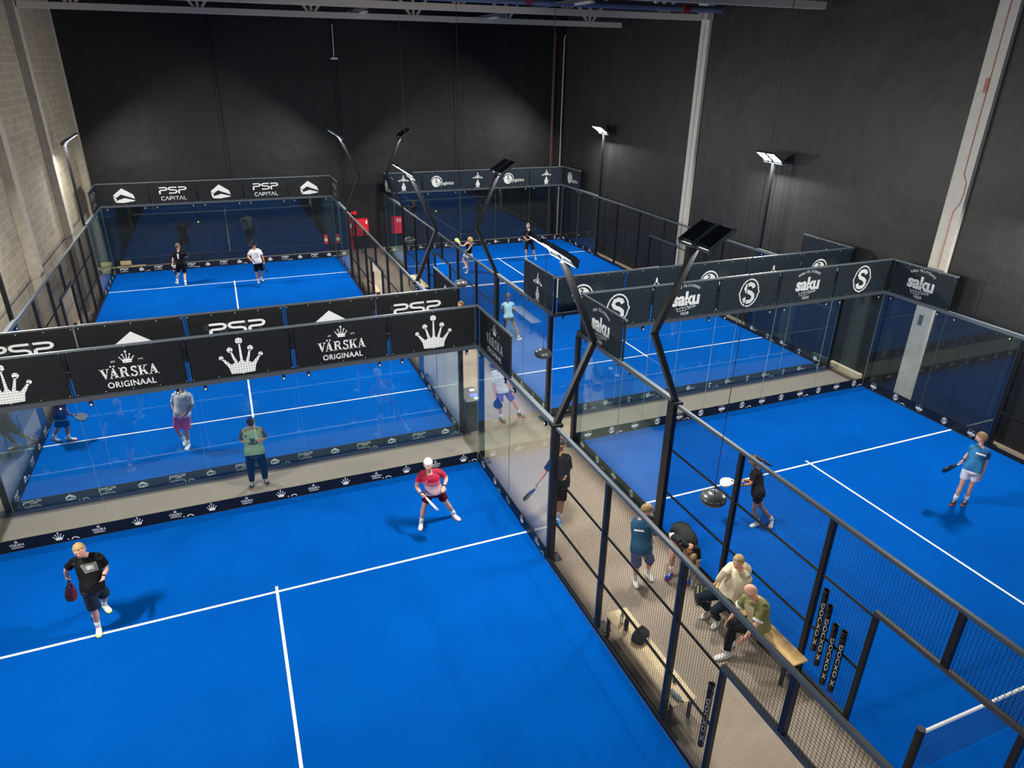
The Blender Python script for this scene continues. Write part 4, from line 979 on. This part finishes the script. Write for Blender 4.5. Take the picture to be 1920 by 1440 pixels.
        for a in (0, 1):
            for k in range(14):
                fs.append((a*15+k, a*15+k+1, a*15+k+16, a*15+k+15)); fs.append(tuple(45+q for q in (a*15+k+15, a*15+k+16, a*15+k+1, a*15+k)))
        for k in range(14): fs.append((30+k, 31+k, 76+k, 75+k))
        co = cb.build('cap', hair[1], t, True); MB().add(vs, fs).build('visor', hair[1], co)
    # feet
    for s in 'RL':
        kn, an, to = j['kn'+s], j['an'+s], j['to'+s]
        up = Z3.copy(); f = (to-an)+Z3*.055
        if an.z < .15: f.z = 0
        f.normalize(); up = (Z3-f*Z3.dot(f)).normalized()
        if an.z >= .15:
            up = (kn-an).normalized(); up = (up-f*up.dot(f)).normalized()
        o = an-up*(.090 if an.z >= .15 else an.z-.004); m = frame(o, f.cross(up), f, up)
        k = .93 if female else 1.0
        rings = []
        for y, w, h0, h1 in ((-.075, .022, .02, .07), (-.065, .034, .018, .085), (-.03, .040, .018, .098), (.02, .040, .018, .098), (.055, .041, .018, .078), (.10, .047, .018, .062), (.15, .047, .018, .05), (.185, .036, .02, .042), (.2, .016, .022, .034)):
            c = (h0+h1)/2; rings.append([m @ (V((w*cos(a)*(.85 if sin(a) > .3 else 1), y, c+(h1-h0)/2*sin(a)))*k) for a in [2*pi*q/14 for q in range(14)]])
        so = MB().loft(rings).build('shoe', shoe, t, True)
        rings = []
        for z, g in ((0, .96), (.012, 1.04), (.028, 1.02)):
            rings.append([m @ (V((px*g, py*g+.002, z))*k) for px, py in [(-.022, -.072), (.022, -.072), (.038, -.045), (.040, .03), (.049, .11), (.045, .165), (.025, .200), (-.025, .200), (-.045, .165), (-.049, .11), (-.040, .03), (-.038, -.045)]])
        MB().loft(rings).build('sole', sole, so)
        MB().add(*[(q[0], q[1]) for q in [lace(m, k)]][0]).build('laces', WHITE if shoe.name != 'shoe_white' else DISC, so)
        if sock: MB().tube([an-(kn-an).normalized()*.01, an.lerp(kn, .12), an.lerp(kn, .30 if not female else .2)], [.044, .043, .046], 14).build('sock', MATS[sock], t, True)
    if hasattr(B, 'grip'): padel_racket(B.base+B.grip[0], B.grip[1], B.grip[2], *(extra['racket']))
    B.t = t; B.pr = pr; B.loose = loose; B.bend = bend
    return B
def lace(m, k):
    vs, fs = [], []
    for i in range(4):
        y = .045+.022*i; z = .088-.010*i
        for dx, dy, dz in ((-.024, 0, -.006), (.024, .004, -.006), (.024, .012, -.009), (-.024, .008, -.009), (0, 0, .004), (0, .010, .001)): vs.append(m @ (V((dx, y+dy, z+dz))*k))
        o = 6*i; fs += [(o, o+4, o+5, o+3), (o+4, o+1, o+2, o+5)]
    return vs, fs
def patch(B, t0, t1, a0, a1, off, m, name, n=10):
    """a printed or sewn patch that follows the chest; angles in degrees, 90 = middle of the chest, 270 = back"""
    mb = MB(); vs = []
    for i in range(7):
        q = t0+(t1-t0)*i/6; a, b = B.pr(q, B.loose+off); c, lat, fr = B.spine(q, B.bend)
        for k in range(n+1):
            w = radians(a0+(a1-a0)*k/n); x, y = cos(w), sin(w); e = .82
            vs.append(c+lat*(a*abs(x)**e*(1 if x >= 0 else -1))+fr*(b*abs(y)**e*(1 if y >= 0 else -1)))
    fs = [(r*(n+1)+k, r*(n+1)+k+1, (r+1)*(n+1)+k+1, (r+1)*(n+1)+k) for r in range(6) for k in range(n)]
    return mb.add(vs, fs).build(name, m, B.t, True)
def band(B, a, b, q0, q1, r, m, name):
    p, q = B.j[a], B.j[b]
    return MB().tube([p.lerp(q, q0), p.lerp(q, q0+(q1-q0)*.1), p.lerp(q, q1-(q1-q0)*.1), p.lerp(q, q1)], [r*.96, r, r, r*.96], 16).build(name, m, B.t, True)
def padel_racket(p, d, n, label, face, rim, grip):
    d = d.normalized(); n = (n-d*n.dot(d)).normalized(); x = d.cross(n)
    t = thing('padel_racket', label, 'padel racket', p, group='padel rackets in the players\' hands')
    m = frame((0, 0, 0), x, d, n)
    MB().tube([m @ V((0, -.065, 0)), m @ V((0, -.055, 0)), m @ V((0, .07, 0))], [.019, .017, .015], 14).build('grip', grip, t, True)
    out = [(.014, .07), (.03, .10), (.075, .16), (.115, .22), (.13, .29), (.115, .355), (.07, .395), (0, .408)]
    out = out+[(-a, b) for a, b in out[-2::-1]]
    hole = [(.0, .105), (.035, .155), (.045, .175), (-.045, .175), (-.035, .155)]
    g = G2().poly(out, 1, [hole[::-1]])
    mb = MB()
    for s in (-1, 1):
        for vs, fs, _ in g.p: mb.add([m @ V((a, b, s*.019)) for a, b in vs], fs if s > 0 else [f[::-1] for f in fs], 0)
    for lp in (out, hole):
        k = len(lp); vs = [m @ V((a, b, s*.019)) for s in (-1, 1) for a, b in lp]
        mb.add(vs, [(i, (i+1) % k, k+(i+1) % k, k+i) for i in range(k)], 1)
    for i in range(-3, 4):
        for q in range(-3, 4):
            if i*i+q*q < 13:
                for s in (-1, 1): mb.add([m @ V((i*.026+.005*cos(a), .285+q*.026+.005*sin(a), s*.0196)) for a in [pi*w/4 for w in range(8)]], [tuple(range(8))], 2)
    mb.build('head', [face, rim, BLK], t)
# ---------------------------------------------------------------- who is there
SK1 = mat('skin_light', 'd2a084', .55, spec=.35); SK2 = mat('skin_tan', 'b98563', .55, spec=.35); SK3 = mat('skin_rosy', 'dba48c', .55, spec=.35)
def cl(n, h, noise=.12): return mat(n, h, .85, noise=noise, nscale=12, spec=.15, bump=.9, bscale=11)
for n, h in (('sock_white', 'e6e6e4'),): cl(n, h)
HB = mat('hair_blond', 'a88a58', .6, noise=.25, nscale=60); HBR = mat('hair_brown', '5a4227', .6, noise=.25, nscale=60); HDK = mat('hair_dark', '241b15', .55, noise=.2, nscale=60); HLT = mat('hair_light_brown', '806748', .6, noise=.25, nscale=60)
CB, CW, CG, CN_ = cl('cloth_black', '141518'), cl('cloth_white', 'dcdde0'), cl('cloth_charcoal', '2a3138'), cl('cloth_navy_dark', '0d1c28')
SW, SBK, SBL = cl('shoe_white', 'e8e8e4'), cl('shoe_black', '1e2226'), cl('shoe_blue', '1f48b4')
LIME, GUM, REDS, CORAL = mat('sole_lime', 'c8e62c', .6), mat('sole_gum', 'b58e55', .6), mat('sole_red', 'c02a3c', .6), mat('sole_coral', 'ee5a4a', .6)
FB, FW, FBL, GRIPW, GRIPB = mat('racket_black', '1b1c1f', .3), mat('racket_white', 'e4e2e0', .35), mat('racket_blue', '14486e', .3), mat('grip_white', 'e6e6e6', .7), mat('grip_black', '18181a', .8)
RRED = mat('racket_red', '6e2620', .3)
def red_shirt():
    m, nt, b = new_mat('shirt_red_bands'); tc = N(nt, 'TexCoord'); sp = N(nt, 'SeparateXYZ'); nt.links.new(tc.outputs['Object'], sp.inputs[0])
    f = math_(nt, 'MULTIPLY', sp.outputs[2], .5); r = N(nt, 'ValToRGB'); nt.links.new(f, r.inputs[0]); r.color_ramp.interpolation = 'CONSTANT'
    e = r.color_ramp.elements; e[0].position = 0; e[0].color = lin('d9b4b8'); e[1].position = .565; e[1].color = lin('d9707a')
    q = e.new(.615); q.color = lin('c4123a'); q = e.new(.665); q.color = lin('a8243f')
    nt.links.new(r.outputs[0], b.inputs['Base Color']); b.inputs['Roughness'].default_value = .85; return m
def blue_shirt():
    m, nt, b = new_mat('shirt_blue_blots'); tc = N(nt, 'TexCoord'); n = N(nt, 'TexVoronoi', Scale=4.5); nt.links.new(tc.outputs['Object'], n.inputs['Vector'])
    r = N(nt, 'ValToRGB'); nt.links.new(n.outputs['Distance'], r.inputs[0]); e = r.color_ramp.elements; e[0].position = .25; e[0].color = lin('0b3f7c'); e[1].position = .75; e[1].color = lin('2a7fb4')
    nt.links.new(r.outputs[0], b.inputs['Base Color']); b.inputs['Roughness'].default_value = .85; return m
B = person('p1', 'blond man in a black T-shirt striding over the service line of the nearest court', SK3, ('short', HB), (CB, .72, -.10, .02), (CG, 'shorts', .92), SW, LIME, build=1.03,
           extra=dict(racket=('red and black padel racket held low by the blond man in black', RRED, FB, GRIPB)))
p = patch(B, .52, .80, 62, 118, .012, cl('print_grey', '6c6c69', .4), 'shirt_print'); patch(B, .60, .73, 79, 101, .017, cl('print_pale', 'a9a9a5', .5), 'shirt_print')
band(B, 'elL', 'wrL', .86, .98, .036, BLK, 'wrist_watch')
B = person('p2', 'man in a white cap and red banded shirt crouching near the glass corner', SK3, ('capback', cl('cap_white', 'e4e4e8'), HB), (red_shirt(), .62, -.02, .016), (cl('cloth_maroon', '4c1022'), 'shorts', .62), SW, cl('sole_pink', 'd8a0a0'), build=1.0,
           extra=dict(racket=('white padel racket held by the man in the white cap', FW, FW, GRIPW)))
patch(B, .72, .80, 60, 74, .010, cl('badge_pink', 'e8a8a8'), 'badge'); band(B, 'elR', 'wrR', .88, .98, .036, BLK, 'wrist_band'); band(B, 'elL', 'wrL', .86, .98, .036, BLK, 'wrist_watch'); 
B = person('p3', 'man in a black cap and sage shirt holding a controller between two glass walls', SK2, ('capback', cl('cap_black', '17181b'), HDK), (cl('shirt_sage', '768d6e'), .80, -.10, .03, cl('sleeve_grey', '4a4e55')), (CN_, 'pants', 1), SBK, GUM, build=1.12, extra=dict(grip=True))
patch(B, .70, .77, 55, 66, .012, BLK, 'badge')
w = (B.j['wrR']+B.j['wrL'])/2+B.base+V((-.03, -.075, .02)); t = thing('remote_controller', 'grey remote controller held in both hands by the man in the sage shirt', 'remote controller', w, -.39)
MB().box(-.08, .08, -.05, .05, -.015, .015).build('body', GRY, t); MB().box(-.06, .06, .0, .012, .015, .10).build('screen', FB, t)
for q in (-.055, .055): MB().cyl((q, -.02, .015), (q, -.02, .04), .008, 8).build('stick', DISC, t)
person('p4', 'man in navy shorts by the left glass, upper body hidden by the banners', SK2, ('short', HBR), (cl('cloth_navy', '1a2450'), .7), (cl('shorts_navy', '16245a'), 'shorts', .85), SW, CORAL, extra=dict(racket=('grey and black padel racket held out by the man in navy shorts', GRY, FB, GRIPB)))
person('p5', 'man in a white T-shirt and bright pink shorts behind the crown banners', SK2, ('short', HDK), (CW, .8, -.12, .03), (cl('shorts_pink', 'ff5674', .05), 'shorts', .85), SW, WHITE)
B = person('p6', 'man in black with a white knee sleeve walking towards the far left glass', SK3, ('short', HBR), (CB, .75, -.08), (CB, 'shorts', .85), SW, LIME, extra=dict(racket=('dark red padel racket carried by the man with the white knee sleeve', cl('racket_maroon', '4a1630'), FB, GRIPW)))
patch(B, .45, .85, 264, 276, .012, WHITE, 'back_print'); band(B, 'knL', 'anL', -.02, .28, .066, CW, 'knee_sleeve')
person('p7', 'man in a white T-shirt, black shorts and dark cap at the far left glass', SK2, ('cap', cl('cap_black', '17181b'), HDK), (CW, .75, -.10, .03), (CB, 'shorts', .85), SW, SBK, build=1.05, extra=dict(racket=('dark blue padel racket of the man in white at the far glass', cl('racket_navy', '14204c'), FB, GRIPB)))
person('p8', 'blond woman in a black top and white skirt swinging a racket', SK3, ('long', mat('hair_pale_blond', 'c8a668', .55, noise=.2, nscale=60)), (CB, 0, .05), (CW, 'skirt', .30), SW, WHITE, female=True, extra=dict(racket=('white and lime padel racket raised by the blond woman', cl('racket_lime', 'c6dc6a'), FW, GRIPW)))
B = person('p9', 'young man in black with a white collar waiting on the far right service line', SK3, ('short', HLT), (CB, .7, -.10), (CB, 'shorts', .95), cl('shoe_green', '8fae9c'), WHITE, extra=dict(racket=('dark brown padel racket held upright before the young man with a white collar', cl('racket_brown', '3a2b24'), FB, GRIPB)))
band(B, 'nck', 'hed', -.08, .22, .068, WHITE, 'collar')
person('p10', 'woman in a pale blue T-shirt with a ponytail, seen from behind through the glass', SK2, ('ponytail', HBR, [(0, -.09, .06), (0, -.13, .03), (0, -.13, -.08), (0, -.10, -.2)]), (cl('shirt_pale_blue', '9cc4d8'), .7, -.06), (cl('shorts_teal', '1d4a5e'), 'shorts', .35), SW, WHITE, female=True)
B = person('p11', 'man in white T-shirt and violet shorts walking in the aisle, head behind a banner', SK3, ('short', HBR), (CW, .85, -.10, .03), (cl('shorts_violet', '6a5cb0'), 'shorts', .75), cl('shoe_teal', '1f6f78'), CORAL, extra=dict(racket=('dark blue padel racket carried by the man in violet shorts', cl('racket_navy', '14204c'), FBL, GRIPB)))
band(B, 'elL', 'wrL', .86, .98, .036, BLK, 'wrist_watch')
person('p12', 'bearded man in black with blue shoes standing behind the near fence post', SK2, ('buzz', HDK), (CB, .9, -.14, .03), (CB, 'shorts', .8), cl('shoe_sky', '2b8ad0'), WHITE, build=1.05, extra=dict(racket=('blue padel racket held by the bearded man in black', FBL, FB, GRIPW)))
B = person('p13', 'man in a blue-grey T-shirt and denim-blue shorts standing in the aisle', SK3, ('short', HLT), (cl('shirt_petrol', '24506e'), .85, -.12, .03), (cl('shorts_denim', '566692'), 'shorts', .95), SW, WHITE, build=1.03)
patch(B, .62, .68, 70, 115, .013, WHITE, 'shirt_print'); band(B, 'knL', 'anL', -.16, .16, .072, CB, 'knee_brace'); band(B, 'elL', 'wrL', .84, .99, .037, WHITE, 'wrist_watch')
B = person('p14', 'man in a dark grey T-shirt bending down with a hand on his knee', SK3, ('short', HLT), (cl('shirt_dark_grey', '26292b'), .70, -.04), (CB, 'shorts', .55), SBL, REDS, bend=.07)
for s in 'RL': band(B, 'sh'+s, 'el'+s, .62, .82, .064, CW, 'undershirt_cuff')
CREAM = cl('hoodie_cream', 'd6cdb2', .06)
B = person('p15', 'fair-haired man in a cream hoodie leaning back on the bench', SK3, ('short', HB), (CREAM, 1.95, -.08, .045), (CN_, 'pants', 1), SW, WHITE, build=1.04)
c, lat, fr = B.spine(.98)
MB().tube([c+lat*(.13*cos(a))-fr*(.03+.10*sin(a))+Z3*(.03+.03*sin(a)) for a in [pi*k/10 for k in range(11)]], [.03, .045, .05, .055, .06, .06, .06, .055, .05, .045, .03], 12).build('hood', CREAM, B.t, True)
patch(B, .08, .38, 55, 125, .016, CREAM, 'front_pocket')
OLIVE = cl('shirt_olive', '7a7c52', .08)
B = person('p16', 'bald man in an open olive shirt sitting forward on the bench', SK3, ('bald', HLT), (OLIVE, .72, -.06, .035), (CB, 'pants', 1), SW, WHITE, build=1.08)
patch(B, .0, .93, 66, 112, .012, cl('tee_beige', 'b9ab8a', .06), 'undershirt')
for s in 'RL': band(B, 'sh'+s, 'el'+s, .70, .84, .082, CW, 'sleeve_cuff')
person('p17', 'dark-haired woman in black running with a white racket behind the mesh fence', SK2, ('ponytail', HDK, [(0, -.09, .06), (0, -.16, .05), (0, -.24, .0), (0, -.33, -.03)]), (CB, .7, -.16, .025), (CB, 'shorts', .45), SW, WHITE, female=True, extra=dict(racket=('white padel racket of the running woman in black', FW, FW, GRIPW)))
B = person('p18', 'boy in a blue patterned T-shirt and white shorts at the right edge', SK3, ('short', HLT), (blue_shirt(), .62, -.08, .03), (CW, 'shorts', .55), cl('shoe_dark_green', '2c4038'), CORAL, build=.9, extra=dict(racket=('dark teal padel racket held by the boy in the blue patterned shirt', cl('racket_teal', '1c4a52'), FB, GRIPW)))
patch(B, .66, .74, 58, 115, .013, WHITE, 'shirt_print'); band(B, 'elR', 'wrR', .84, .9, .036, BLK, 'wrist_band')
person('p19', 'short-haired man in the aisle of whom only the head shows over the crown banners', SK3, ('buzz', HBR), (CG, .7), (CB, 'shorts', .9), SBK, WHITE)
# ---------------------------------------------------------------- camera, light, colour
cam = bpy.data.cameras.new('camera'); co = bpy.data.objects.new('camera', cam); COL.objects.link(co); S.camera = co
yaw, pit, rol = .39337, .43005, .015492
fwd = V((sin(yaw)*cos(pit), cos(yaw)*cos(pit), -sin(pit))); r0 = V((cos(yaw), -sin(yaw), 0)); u0 = r0.cross(fwd)
r = r0*cos(rol)+u0*sin(rol); u = u0*cos(rol)-r0*sin(rol)
co.matrix_world = frame((-4.8244, -13.7388, 8.7741), r, u, -fwd)
cam.sensor_width = 36; cam.lens = 1281.39/1920*36; cam.clip_start = .05; cam.clip_end = 200
w = bpy.data.worlds.new('hall_air'); S.world = w; w.use_nodes = True
w.node_tree.nodes['Background'].inputs[0].default_value = (0, 0, 0, 1)
S.view_settings.view_transform = 'Standard'; S.view_settings.look = 'None'; S.view_settings.gamma = 1; S.view_settings.use_curve_mapping = False
S.view_settings.exposure = EXPOSURE
c = S.cycles
c.max_bounces = 10; c.diffuse_bounces = 4; c.glossy_bounces = 4; c.transparent_max_bounces = 40; c.transmission_bounces = 6
c.caustics_reflective = False; c.caustics_refractive = False; c.sample_clamp_indirect = 4; c.use_light_tree = True
